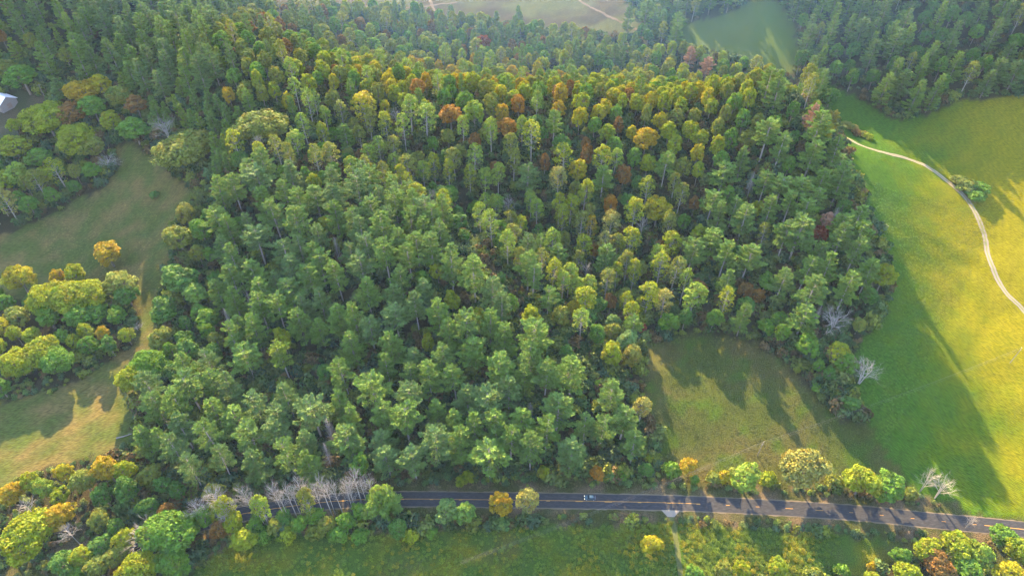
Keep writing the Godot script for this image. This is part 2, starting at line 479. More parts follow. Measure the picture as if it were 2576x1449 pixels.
var HAND := """
@ bottom left wood
oak_tree 60 1300 18 128 yellowgreen broad yellow-green tree in the bottom left corner
broadleaf_tree 28 1213 13 58 gold
broadleaf_tree 143 1268 15 74 gold
broadleaf_tree 73 1185 14 46 yellowgreen
broadleaf_tree 160 1163 14 46 yellow
broadleaf_tree 105 1200 14 50 lime
broadleaf_tree 205 1180 15 60 olive
broadleaf_tree 263 1148 17 64 gold
broadleaf_tree 310 1155 16 52 yellowgreen
broadleaf_tree 313 1200 19 55 dark
broadleaf_tree 246 1282 13 55 olive
oak_tree 420 1285 19 128 green
broadleaf_tree 312 1326 15 52 yellowgreen
oak_tree 345 1390 15 92 yellowgreen
oak_tree 430 1385 14 80 green
bare_tree 357 1335 14 88 grey
broadleaf_tree 418 1265 13 50 rust
broadleaf_tree 160 1385 13 70 dark
broadleaf_tree 240 1400 12 60 olive
shrub 290 1420 6 40 rust
@ row along left road
bare_tree 530 1238 24.8 55 grey
bare_tree 483 1267 18.4 46 grey
poplar_tree 567 1243 20 40 yellowgreen
bare_tree 600 1224 27.0 42 grey
bare_tree 623 1242 24.8 36 grey
poplar_tree 653 1242 23 40 lime
bare_tree 673 1212 31.3 38 grey
bare_tree 710 1222 27.0 44 grey
bare_tree 740 1209 28.1 46 grey
poplar_tree 768 1228 24 36 olive
bare_tree 800 1205 29.2 50 grey
bare_tree 833 1208 29.2 36 grey
bare_tree 886 1190 27.0 52 grey
bare_tree 926 1200 23.8 36 grey
bare_tree 575 1254 19.4 34 grey
bare_tree 645 1254 21.6 30 grey
bare_tree 695 1242 23.8 32 grey
bare_tree 725 1228 24.8 34 grey
bare_tree 785 1224 24.8 32 grey
bare_tree 815 1220 23.8 36 grey
bare_tree 860 1208 24.8 34 grey
bare_tree 905 1207 23.8 30 grey
broadleaf_tree 640 1300 9 44 green
broadleaf_tree 690 1305 8 44 olive
broadleaf_tree 750 1300 8 44 green
broadleaf_tree 820 1300 8 44 olive
broadleaf_tree 870 1290 9 46 green
broadleaf_tree 930 1262 12 44 pine
poplar_tree 950 1220 19 36 lime
broadleaf_tree 510 1268 15 54 green
broadleaf_tree 545 1262 14 48 yellowgreen
broadleaf_tree 715 1280 10 44 dark
broadleaf_tree 790 1275 10 46 green
broadleaf_tree 905 1262 11 44 green
broadleaf_tree 470 1290 15 60 green
broadleaf_tree 250 1345 13 60 dark
broadleaf_tree 290 1372 12 56 olive
broadleaf_tree 205 1372 13 60 yellowgreen
broadleaf_tree 200 1420 10 50 green
bare_tree 505 1262 19 40 grey
bare_tree 548 1258 20 36 grey
bare_tree 560 1290 16 34 grey
bare_tree 465 1300 14 40 grey
bare_tree 870 1212 24 34 grey
bare_tree 760 1228 24 34 grey
bare_tree 880 1240 14 30 grey
poplar_tree 979 1213 19 34 lime
@ bushes below left road
broadleaf_tree 585 1290 13 50 yellowgreen
broadleaf_tree 610 1330 10 62 yellowgreen
broadleaf_tree 550 1310 11 46 rust
shrub 660 1325 6 50 green
shrub 720 1320 7 52 yellowgreen
shrub 790 1318 6 50 olive
shrub 850 1322 6 54 green
shrub 905 1328 5 48 green
@ road verge left of centre
young_pine 955 1232 17 80 pine
broadleaf_tree 1000 1308 9 50 dark
broadleaf_tree 1122 1252 16 62 blue
broadleaf_tree 1172 1264 14 54 pine
broadleaf_tree 1259 1232 19 58 gold
poplar_tree 1327 1230 20 50 pale
shrub 1264 1300 6 36 blue
shrub 1085 1325 4 34 green
shrub 1030 1330 5 44 yellowgreen
@ south edge of pine stand
broadleaf_tree 1502 1173 9 38 orange
shrub 1369 1168 8 36 yellowgreen
shrub 1175 1180 8 36 yellowgreen
shrub 1160 1195 6 32 yellowgreen
shrub 1565 1170 7 40 green
shrub 1540 1180 6 34 blue
@ lower pasture
broadleaf_tree 1642 1347 9 52 yellow
@ strip above road at right
broadleaf_tree 1732 1152 10 46 gold
shrub 1690 1160 6 50 green
shrub 1750 1193 5 26 green
shrub 1795 1185 5 40 olive
shrub 1830 1182 6 40 yellow
broadleaf_tree 1877 1166 14 78 lime
shrub 1935 1185 6 46 yellowgreen
oak_tree 2022 1128 19 112 pale
shrub 2105 1190 8 52 olive
broadleaf_tree 2172 1174 16 84 yellowgreen
broadleaf_tree 2240 1186 15 82 green
bare_tree 2350 1195 13 46 grey
bare_tree 2388 1214 13 50 grey
shrub 2295 1225 5 40 olive
@ bottom right thicket
bare_tree 2454 1305 8 24 grey
broadleaf_tree 2334 1352 12 66 yellowgreen
broadleaf_tree 2410 1340 14 80 yellowgreen
broadleaf_tree 2470 1362 14 66 lime
broadleaf_tree 2362 1386 12 78 rust
broadleaf_tree 2527 1322 11 62 green
broadleaf_tree 2567 1356 14 66 yellowgreen
broadleaf_tree 2270 1378 10 46 green
broadleaf_tree 2280 1412 10 62 yellowgreen
broadleaf_tree 2440 1405 12 76 green
broadleaf_tree 2540 1412 13 76 yellow
shrub 2197 1412 6 28 gold
broadleaf_tree 1957 1405 10 52 yellowgreen
broadleaf_tree 1870 1412 10 44 yellowgreen
broadleaf_tree 1820 1410 10 46 olive
broadleaf_tree 1747 1420 9 44 green
shrub 2050 1425 6 50 olive
shrub 2120 1418 6 46 green
@ grove in left field
broadleaf_tree 267 606 16 72 gold
broadleaf_tree 43 664 19 76 yellow
broadleaf_tree 187 662 18 52 yellowgreen
broadleaf_tree 143 676 17 38 gold
oak_tree 167 704 20 108 yellowgreen
oak_tree 108 716 19 92 yellowgreen
oak_tree 220 706 18 88 yellowgreen
broadleaf_tree 300 678 17 84 olive
broadleaf_tree 317 716 14 58 dark
broadleaf_tree 5 800 14 46 yellow
oak_tree 95 850 16 92 yellowgreen
oak_tree 40 878 15 84 yellowgreen
oak_tree 140 874 14 82 green
broadleaf_tree 193 768 15 64 green
broadleaf_tree 117 770 14 60 green
broadleaf_tree 40 770 13 60 olive
broadleaf_tree 258 820 13 34 gold
broadleaf_tree 240 760 13 60 green
broadleaf_tree 290 770 12 50 green
bare_tree 338 818 4 34 grey
@ west edge of pine stand
broadleaf_tree 467 510 17 52 straw
broadleaf_tree 447 566 18 74 olive
broadleaf_tree 505 552 19 50 green
broadleaf_tree 450 662 18 92 dark
broadleaf_tree 410 746 15 62 dark
broadleaf_tree 407 764 13 58 green
broadleaf_tree 490 712 15 58 pine
broadleaf_tree 400 825 14 58 olive
oak_tree 372 880 17 92 green
oak_tree 338 915 16 82 yellowgreen
broadleaf_tree 470 850 17 60 dark
@ pine stand above road
pine_tree 373 992 27 72 fresh
pine_tree 430 990 29 70 pine
pine_tree 507 1058 30 66 fresh
pine_tree 415 1095 27 68 blue
pine_tree 460 1150 25 62 blue
pine_tree 540 1130 25 58 blue
pine_tree 385 1080 24 56 pine
@ upper left wood
oak_tree 110 253 21 112 yellowgreen
broadleaf_tree 33 337 18 70 yellowgreen
oak_tree 187 307 20 98 yellowgreen
broadleaf_tree 177 254 18 70 rust
broadleaf_tree 203 198 18 74 gold
broadleaf_tree 250 188 18 52 yellow
broadleaf_tree 230 240 18 62 green
broadleaf_tree 275 278 17 52 yellowgreen
broadleaf_tree 300 214 18 60 olive
broadleaf_tree 340 237 16 60 rust
bare_tree 410 307 15 58 grey
broadleaf_tree 333 292 17 76 green
@ upper left wood edge
oak_tree 460 323 20 136 olive
oak_tree 657 268 20 126 olive
@ upper left wood
broadleaf_tree 40 410 17 58 lime
broadleaf_tree 5 428 16 60 yellowgreen
poplar_tree 140 400 24 42 yellowgreen
poplar_tree 88 430 22 34 olive
poplar_tree 12 480 24 40 pale
broadleaf_tree 50 160 19 76 green
young_pine 133 197 15 42 blue
broadleaf_tree 10 150 17 50 olive
bare_tree 267 397 8 52 grey
broadleaf_tree 95 370 15 60 green
broadleaf_tree 230 345 16 56 olive
@ sunlit crest
broadleaf_tree 1214 90 20 38 red
broadleaf_tree 1304 240 20 38 orange
broadleaf_tree 1132 262 18 56 orange
broadleaf_tree 1049 200 18 36 orange
poplar_tree 914 238 26 54 yellow
poplar_tree 1029 245 27 38 lime
poplar_tree 1069 265 26 46 lime
poplar_tree 1014 290 26 32 lime
broadleaf_tree 1192 252 22 50 lime
poplar_tree 1164 295 23 28 lime
@ hollow
poplar_tree 1337 308 27 46 yellowgreen
broadleaf_tree 1196 335 17 30 rust
broadleaf_tree 1276 297 18 50 orange
poplar_tree 1419 368 26 42 yellowgreen
broadleaf_tree 1476 363 20 34 rust
poplar_tree 1512 370 25 40 yellowgreen
broadleaf_tree 1456 400 20 46 yellow
broadleaf_tree 1569 415 18 42 rust
broadleaf_tree 1626 320 21 58 gold
poplar_tree 1192 367 25 40 lime
poplar_tree 1142 372 24 36 olive
poplar_tree 989 347 24 34 olive
poplar_tree 954 348 24 34 lime
poplar_tree 1029 393 25 46 olive
poplar_tree 1062 410 23 28 lime
poplar_tree 1181 418 24 30 yellowgreen
poplar_tree 1252 413 24 30 lime
poplar_tree 1292 380 24 30 olive
poplar_tree 1406 420 25 38 pale
broadleaf_tree 1371 387 18 28 rust
pine_tree 1326 413 26 62 blue
poplar_tree 1217 491 24 30 lime
poplar_tree 1207 513 25 32 lime
poplar_tree 1236 533 25 34 lime
bare_tree 1281 493 22 32 grey
poplar_tree 1286 529 25 34 olive
poplar_tree 1307 543 24 28 yellowgreen
poplar_tree 1336 483 23 28 lime
poplar_tree 1352 500 24 32 lime
poplar_tree 1407 489 25 30 yellowgreen
poplar_tree 1436 493 25 34 yellowgreen
poplar_tree 1416 516 24 32 yellowgreen
poplar_tree 1462 534 25 34 olive
poplar_tree 1486 548 24 26 gold
broadleaf_tree 1536 491 20 38 orange
poplar_tree 1536 533 24 40 pale
poplar_tree 1597 501 26 42 yellowgreen
broadleaf_tree 1656 493 22 68 yellow
poplar_tree 1587 573 26 44 yellowgreen
poplar_tree 1526 586 24 38 pale
poplar_tree 1554 586 24 30 olive
poplar_tree 1689 583 25 40 yellowgreen
poplar_tree 1466 593 24 38 yellowgreen
broadleaf_tree 1662 603 14 34 rust
broadleaf_tree 1496 613 14 30 orange
poplar_tree 1579 633 25 34 olive
poplar_tree 1596 653 26 30 yellowgreen
poplar_tree 1662 636 26 42 yellowgreen
poplar_tree 1699 648 25 42 olive
poplar_tree 1432 663 24 38 lime
poplar_tree 1526 676 25 38 olive
poplar_tree 1472 723 23 50 yellowgreen
broadleaf_tree 1446 754 14 32 yellow
broadleaf_tree 1412 769 14 48 olive
poplar_tree 1632 713 25 48 yellowgreen
poplar_tree 1672 726 23 40 pale
poplar_tree 1747 713 24 52 lime
poplar_tree 1827 722 24 36 yellowgreen
broadleaf_tree 1542 789 11 38 blue
broadleaf_tree 1616 813 8 26 red
pine_tree 1329 636 25 62 pine
pine_tree 1342 669 23 54 fresh
pine_tree 1406 616 24 56 pine
pine_tree 1529 619 26 64 fresh
pine_tree 1326 586 24 48 blue
pine_tree 1359 589 24 44 pine
@ field corner below hollow
broadleaf_tree 1539 861 17 58 yellowgreen
broadleaf_tree 1592 866 17 52 straw
broadleaf_tree 1582 832 14 56 blue
pine_tree 1442 901 27 84 pine
broadleaf_tree 1336 768 20 58 yellowgreen
@ pine stand above road
pine_tree 1109 866 27 66 fresh
pine_tree 966 891 24 52 fresh
pine_tree 1029 918 22 48 fresh
pine_tree 1546 961 24 74 fresh
pine_tree 1576 1026 25 76 fresh
pine_tree 1476 1046 23 58 fresh
pine_tree 1522 1046 24 62 fresh
poplar_tree 1616 1000 18 40 pale
@ spur by east meadow
pine_tree 1884 514 27 70 fresh
pine_tree 2027 546 28 96 fresh
pine_tree 1990 560 26 66 fresh
pine_tree 1750 604 26 64 fresh
pine_tree 1834 611 26 60 pine
pine_tree 2132 564 26 54 fresh
pine_tree 2100 640 27 62 pine
pine_tree 2045 645 26 58 pine
pine_tree 2170 600 25 54 fresh
pine_tree 2150 690 27 62 pine
broadleaf_tree 2227 664 19 54 yellowgreen
broadleaf_tree 2084 534 15 34 pink
broadleaf_tree 2062 566 12 40 red
dead_pine 2112 520 18 26 grey
bare_tree 2114 795 14 76 grey
broadleaf_tree 1877 708 13 40 rust
broadleaf_tree 1905 725 11 40 rust
dead_pine 2070 766 18 24 grey
@ spur tip between meadows
poplar_tree 2107 863 16 42 yellowgreen
broadleaf_tree 2130 886 14 54 green
bare_tree 2188 920 13 66 pale
broadleaf_tree 2034 840 14 62 green
broadleaf_tree 1930 803 10 44 green
broadleaf_tree 1962 782 11 40 green
broadleaf_tree 2164 800 10 36 olive
@ spur by east meadow
pine_tree 2054 262 22 40 pink
pine_tree 2100 280 22 38 straw
broadleaf_tree 2075 300 19 46 yellow
pine_tree 1784 143 22 40 pink
pine_tree 1742 118 22 34 pink
@ pine stand above road
dead_pine 820 1052 24 40 grey
dead_pine 1333 1010 16 28 grey
dead_pine 560 775 22 28 grey
dead_pine 615 730 22 26 grey
@ spur by east meadow
dead_pine 1900 430 18 24 grey
@ east meadow
shrub 2130 300 4 28 straw
shrub 2148 308 4 30 straw
shrub 2160 320 4 32 rust
shrub 2172 325 4 26 straw
shrub 2185 330 4 26 yellowgreen
shrub 2190 340 3 18 yellowgreen
shrub 2437 442 6 56 olive
shrub 2470 452 6 52 green
shrub 2415 436 5 44 olive
shrub 2460 470 6 52 green
@ left hay field
shrub 386 478 4 26 dark
"""

# woods that are filled in between the trees above: outline at canopy height, spacing, then kind tint share height width
var WOODS := [
	["hollow", "1165 495 1245 570 1328 688 1440 815 1450 880 1400 865 1285 725 1230 645 1140 540", 15.0, "broadleaf_tree dark 3 7 11 5 7|broadleaf_tree rust 0.5 7 9 5 6|broadleaf_tree green 1 8 11 5 7"],
	["pine stand above road", "560 870 760 830 1060 880 1060 960 900 1000 640 960", 14.0, "pine_tree pine 4 24 29 11 14|pine_tree lime 2 24 28 11 14|broadleaf_tree dark 3 9 13 6 8|dead_pine grey 1 19 23 3 4"],
	["pine stand above road", "535 470 620 400 800 410 950 430 1080 500 1170 550 1250 640 1380 760 1440 900 1500 960 1630 1050 1640 1130 1560 1170 1200 1175 560 1180 480 1190 330 1130 340 1000 430 880 540 860 520 700 530 560", 8.8, "pine_tree pine 3.5 25 30 11 14|full_pine pine 3 23 29 11 13|pine_tree blue 3 24 30 11 14|full_pine blue 2.5 22 28 11 13|pine_tree fresh 4 26 31 11 14|dead_pine grey 0.25 19 24 4 5|broadleaf_tree green 0.6 15 20 7 9|broadleaf_tree yellowgreen 0.5 15 20 7 8"],
	["bright slope below crest", "1440 170 1700 130 1900 200 1950 300 1800 400 1600 400 1440 330", 7.6, "broadleaf_tree yellowgreen 8 17 22 8 10|broadleaf_tree green 3 17 22 8 10|broadleaf_tree yellow 2 16 21 7 9|broadleaf_tree olive 3 16 20 7 9|pine_tree pine 0.6 22 26 7 9|broadleaf_tree rust 0.4 14 18 6 8"],
	["sunlit crest", "540 170 720 120 1000 120 1440 120 1450 240 1400 262 1000 245 700 262 600 250", 8.0, "broadleaf_tree yellowgreen 5 17 22 8 10|broadleaf_tree olive 5 17 22 8 10|broadleaf_tree yellow 3.5 17 21 7 10|broadleaf_tree green 3 17 22 8 10|broadleaf_tree gold 2 16 20 7 9|broadleaf_tree rust 0.9 15 19 6 9|full_pine pine 1.5 21 26 7 9|poplar_tree lime 2 22 26 6 8"],
	["far side of crest", "540 -20 700 -20 900 -20 1100 5 1300 25 1480 50 1640 88 1880 110 1960 160 1900 220 1700 140 1440 130 1000 125 720 125 540 170", 8.0, "broadleaf_tree olive 5 16 21 7 10|broadleaf_tree green 4 16 21 8 10|broadleaf_tree yellowgreen 3 16 20 7 9|full_pine blue 4 20 26 7 10|broadleaf_tree rust 1.6 14 19 7 9|poplar_tree olive 1.5 20 25 6 8"],
	["hollow", "560 330 700 262 1000 245 1400 262 1450 330 1600 400 1720 420 1740 800 1620 850 1440 880 1380 760 1250 640 1170 550 1080 500 950 430 800 410 620 400", 8.2, "poplar_tree yellowgreen 4 22 27 6 8.5|poplar_tree lime 5 22 27 6 8.5|poplar_tree olive 4 21 26 6 8|broadleaf_tree dark 5 13 18 7 10|broadleaf_tree green 2 14 18 7 9|broadleaf_tree rust 1.2 12 16 6 8|broadleaf_tree olive 2 13 17 7 9|pine_tree pine 1 20 25 9.5 12.5|bare_tree grey 0.5 18 22 6 7"],
	["spur by east meadow", "1600 400 1800 400 1950 300 1890 200 1960 170 2060 230 2110 290 2125 400 2150 480 2210 600 2240 680 2200 780 2150 800 2050 850 1900 790 1740 800 1720 420", 8.4, "pine_tree pine 6 22 28 11 14|full_pine fresh 3 23 28 10 13|pine_tree fresh 3 23 28 11 14|broadleaf_tree green 3 14 19 7 10|broadleaf_tree dark 3 13 18 7 9|broadleaf_tree yellowgreen 2 15 19 7 9|broadleaf_tree rust 0.8 12 16 6 8|poplar_tree olive 1 20 24 6 7"],
	["young pine stand", "270 215 420 190 560 180 620 250 590 330 540 400 480 330 340 300", 6.0, "young_pine lime 4 14 18 5.5 7|young_pine pine 3 14 18 5.5 7|young_pine fresh 7 13 17 5.5 7"],
	["far left hill", "-220 -110 650 -110 640 60 560 170 430 200 270 215 60 190 -220 210", 8.2, "full_pine pine 5 22 28 9.5 12.5|full_pine blue 6 22 28 9.5 12.5|young_pine lime 2 14 18 6 8|broadleaf_tree olive 1.2 16 20 7 9|broadleaf_tree rust 0.4 14 17 6 8"],
	["far right hill", "1700 -110 2850 -110 2850 235 2576 225 2420 215 2300 265 2150 245 2040 190 2010 90 1960 -10 1740 40 1690 90 1640 60 1480 -20 1460 -110", 8.2, "full_pine blue 5 22 28 9.5 12.5|full_pine pine 4 22 28 9.5 12.5|broadleaf_tree dark 4 15 20 8 10|broadleaf_tree green 1.5 15 19 8 10|poplar_tree olive 1.5 21 25 5 7"],
	["upper left wood", "-200 240 -30 240 60 260 130 330 260 300 400 300 480 330 380 380 250 390 190 450 100 500 -10 540 -200 560", 8.5, "broadleaf_tree green 4 14 19 8 10|broadleaf_tree olive 3 14 18 7 10|broadleaf_tree yellowgreen 2 14 18 7 9|broadleaf_tree dark 3 11 15 7 9"],
	["grove in left field", "-200 690 30 690 170 700 300 690 335 760 300 860 200 930 60 960 -200 960", 8.0, "broadleaf_tree green 3 11 15 7 9|broadleaf_tree yellowgreen 6 12 15 7 9|broadleaf_tree dark 1.5 10 14 7 9"],
	["west edge of pine stand", "500 500 540 480 540 860 440 880 340 1000 330 1050 320 940 400 860 390 780 430 680 440 600", 7.8, "broadleaf_tree dark 4 12 17 7 10|broadleaf_tree green 4 12 17 7 10|broadleaf_tree olive 2 12 16 7 9"],
	["bottom left wood", "-200 1210 60 1190 200 1160 320 1130 340 1120 480 1190 560 1180 640 1195 560 1240 480 1290 470 1400 480 1560 -200 1560", 7.6, "broadleaf_tree dark 4 11 16 7 9|broadleaf_tree green 3 12 16 7 9|broadleaf_tree olive 3 11 15 7 9|broadleaf_tree yellowgreen 2 12 15 7 9|broadleaf_tree rust 0.8 9 12 5 7|bare_tree grey 0.6 12 15 6 8"],
	["south edge of pine stand", "560 1178 1200 1172 1560 1165 1640 1120 1650 1180 1560 1205 1200 1210 700 1212 600 1205", 5.5, "shrub green 4 4 7 4 6|shrub yellowgreen 2 4 7 4 6|broadleaf_tree dark 3 7 11 5 7|shrub olive 2 4 6 4 5"],
	["upper edge of hollow meadow", "1440 880 1620 830 1740 800 1900 785 2050 845 2130 870 2170 960 2180 1030 2120 1030 2050 960 1960 880 1860 820 1740 815 1640 850 1600 960 1640 1060 1560 1000 1500 960", 5.8, "shrub green 4 4 7 5 7|broadleaf_tree dark 4 7 12 5 8|broadleaf_tree green 3 7 12 5 8|shrub olive 2 4 6 4 6|shrub dark 3 4 6 4 6"],
	["bottom right thicket", "2230 1390 2330 1350 2576 1310 2800 1330 2800 1560 1700 1560 1700 1425 1860 1400 2000 1405 2230 1420", 6.4, "broadleaf_tree green 3 8 12 6 8|broadleaf_tree yellowgreen 3 8 12 6 8|shrub olive 2 4 6 4 6|shrub green 3 4 6 4 6"],
	["thicket at bottom edge", "1130 1420 1300 1405 1520 1410 1650 1400 1690 1440 1690 1560 1130 1560", 5.2, "shrub green 4 3 6 4 6|shrub dark 4 3 6 4 6|shrub olive 2 3 5 4 5|shrub yellowgreen 1 3 5 3 5"],
]

func pick(mix: Array) -> Array:
	var total := 0.0
	for m in mix: total += float(m[2])
	var r := rnd(0, total)
	for m in mix:
		r -= float(m[2])
		if r <= 0: return m
	return mix[0]

func plant() -> void:
	var zone := ""
	for line in HAND.strip_edges().split("\n"):
		if line.begins_with("@"): zone = line.substr(2)
		else: place(line, zone)
	var woods := []
	for w in WOODS:
		var poly := PackedVector2Array()
		var n: PackedFloat64Array = w[1].split_floats(" ", false)
		for i in range(0, n.size(), 2):
			poly.append(Vector2(n[i], n[i + 1]))
		var mix := []
		for m in w[3].split("|"):
			mix.append(m.split(" "))
		woods.append([w[0], poly, w[2], mix])
	for i in 90000:
		var x := rnd(-520, 560)
		var d := rnd(92, 760)
		if absf(x) > 95 + d * 0.72: continue
		var y := hgt(x, d)
		var at := seen_at(Vector3(x, y + 20.0, -d))
		var low := seen_at(Vector3(x, y + 5.0, -d))
		var wood = null
		for w in woods:
			var shrubby: bool = w[2] < 7.0 and w[0] != "young pine stand"
			if Geometry2D.is_point_in_polygon(low if shrubby else at, w[1]):
				wood = w
				break
		if wood == null: continue
		var at_field := Vector2(x, d)
		if not in_field(at_field).is_empty() or near_road(at_field, 7.5): continue
		var room: float = wood[2] * rnd(0.74, 1.26)
		if near_cells(x, d, room): continue
		if d < 140 and x > 40 and x < 110:
			var blocks := false
			for q in path_pts:
				if q.distance_squared_to(at_field) < 20.0: blocks = true
			if blocks: continue
		var m := pick(wood[3])
		var kind: String = m[0]
		var n: int = rng.randi() % protos[kind].size()
		if kind == "bare_tree": n = n % 5
		note_cell(x, d, room)
		add_tree(kind, n, m[1], ground(x, d), rnd(float(m[5]), float(m[6])) * lerpf(1.0, room / wood[2], 0.6), rnd(float(m[3]), float(m[4])) * rnd(0.84, 1.03), "", wood[0])

# ---------- fields ----------
var FIELDS := {
	"grove": "-200 770 20 745 120 770 240 760 335 745 350 800 330 870 240 930 130 990 0 1010 -200 1010",
	"grove_thicket": "1740 1480 1800 1448 2000 1462 2200 1449 2260 1400 2330 1385 2480 1370 2620 1380 2900 1500 2900 1800 1740 1800",
	"hay_field": "-300 560 0 590 60 570 150 530 190 500 260 470 300 420 275 372 330 356 390 400 490 480 480 510 430 560 430 640 410 700 400 760 395 850 390 880 345 930 335 1060 330 1110 280 1140 180 1160 80 1190 0 1240 -300 1330",
	"barn_yard": "-300 250 60 232 130 255 60 330 10 400 0 480 -300 500",
	"hollow_meadow": "1620 860 1740 835 1880 850 1960 900 2040 980 2110 1050 2180 1062 2240 1150 2310 1240 1660 1212 1655 1100 1620 1000",
	"east_meadow": "2060 190 2130 230 2250 300 2330 290 2400 260 2576 240 2900 240 3300 1500 2576 1310 2420 1285 2310 1240 2240 1150 2180 1062 2150 1000 2150 880 2230 790 2250 700 2200 560 2140 420 2110 330 2070 240",
	"valley_field": "560 0 600 -160 1760 -160 1540 -40 1640 92 1480 80 1300 58 1100 38 960 26 700 5",
	"far_meadow": "1700 110 1720 60 1850 30 1900 -5 1965 8 2003 70 2012 140 1985 190 1850 150",
	"lower_pasture": "480 1449 560 1380 640 1350 760 1342 1000 1345 1200 1330 1700 1318 2100 1345 2330 1370 2900 1460 3000 1800 300 1800",
}

func in_field(p: Vector2) -> String:
	for k in polys:
		if polys[k][1].has_point(p) and Geometry2D.is_point_in_polygon(p, polys[k][0]):
			return "" if k.begins_with("grove") else k
	return ""

func near_road(p: Vector2, r: float) -> bool:
	for i in road_pts.size() - 1:
		var q: Vector2 = Geometry2D.get_closest_point_to_segment(p, road_pts[i], road_pts[i + 1])
		if q.distance_squared_to(p) < r * r: return true
	return false

func field_color(name_: String, x: float, d: float) -> Color:
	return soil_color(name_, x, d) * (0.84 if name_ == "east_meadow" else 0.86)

func soil_color(name_: String, x: float, d: float) -> Color:
	var a := patchy.get_noise_2d(x, d) * 0.5 + 0.5
	var b := patchy.get_noise_2d(x * 3.1 + 400, d * 3.1) * 0.5 + 0.5
	var c := fine.get_noise_2d(x * 7.0, d * 7.0) * 0.5 + 0.5
	match name_:
		"hay_field":
			return Color(0.09, 0.118, 0.026).lerp(Color(0.185, 0.14, 0.05), smoothstep(0.35, 0.72, b * 0.6 + a * 0.4)) * (0.85 + 0.3 * c)
		"barn_yard":
			return Color(0.075, 0.090, 0.045).lerp(Color(0.128, 0.105, 0.068), smoothstep(0.4, 0.7, b))
		"hollow_meadow":
			return Color(0.075, 0.098, 0.02).lerp(Color(0.125, 0.105, 0.036), smoothstep(0.3, 0.75, a * 0.7 + b * 0.3)).lerp(Color(0.06, 0.125, 0.012), smoothstep(0.5, 0.75, b) * 0.7) * (0.8 + 0.4 * c)
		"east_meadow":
			return Color(0.06, 0.135, 0.01).lerp(Color(0.225, 0.205, 0.005), smoothstep(0.25, 0.75, b * 0.25 + a * 0.2 + 0.55 * smoothstep(150.0, 275.0, x - maxf(0.0, d - 250.0) * 0.5))) * (0.88 + 0.24 * c)  # flowering yellow towards the right, with some sunlit tone painted into the colour
		"valley_field":
			return Color(0.055, 0.044, 0.026).lerp(Color(0.075, 0.082, 0.03), smoothstep(0.4, 0.65, a)) * (0.75 + 0.5 * c)
		"far_meadow":
			return Color(0.085, 0.15, 0.025).lerp(Color(0.13, 0.15, 0.03), a)
		"lower_pasture":
			return Color(0.075, 0.135, 0.02).lerp(Color(0.19, 0.18, 0.014), smoothstep(0.45, 0.75, b) * 0.8).lerp(Color(0.13, 0.11, 0.04), smoothstep(0.6, 0.8, a) * 0.6) * (0.8 + 0.4 * c)
	if near_road(Vector2(x, d), 16.0):
		return Color(0.075, 0.086, 0.026).lerp(Color(0.188, 0.135, 0.083), smoothstep(0.42, 0.68, b * 0.6 + c * 0.4))
	return Color(0.05, 0.06, 0.024).lerp(Color(0.08, 0.06, 0.036), b) * (0.8 + 0.4 * c)

func grain(seed_: int, freq: float, lo: float, hi: float) -> NoiseTexture2D:
	var n := FastNoiseLite.new()
	n.seed = seed_
	n.frequency = freq
	n.fractal_octaves = 4
	var t := NoiseTexture2D.new()
	t.width = 512
	t.height = 512
	t.seamless = true
	t.noise = n
	var g := Gradient.new()
	g.set_color(0, Color(lo, lo, lo))
	g.set_color(1, Color(hi, hi, hi))
	t.color_ramp = g
	return t

func earth(seed_: int, scale_: Vector3, lo: float) -> StandardMaterial3D:
	var m := mat(1, 1, 1, 1.0)
	m.metallic_specular = 0.1
	m.albedo_texture = grain(seed_, 0.05, lo, 1.0)
	m.uv1_scale = scale_
	m.heightmap_enabled = true
	m.heightmap_texture = m.albedo_texture
	m.heightmap_scale = 45.0
	return m

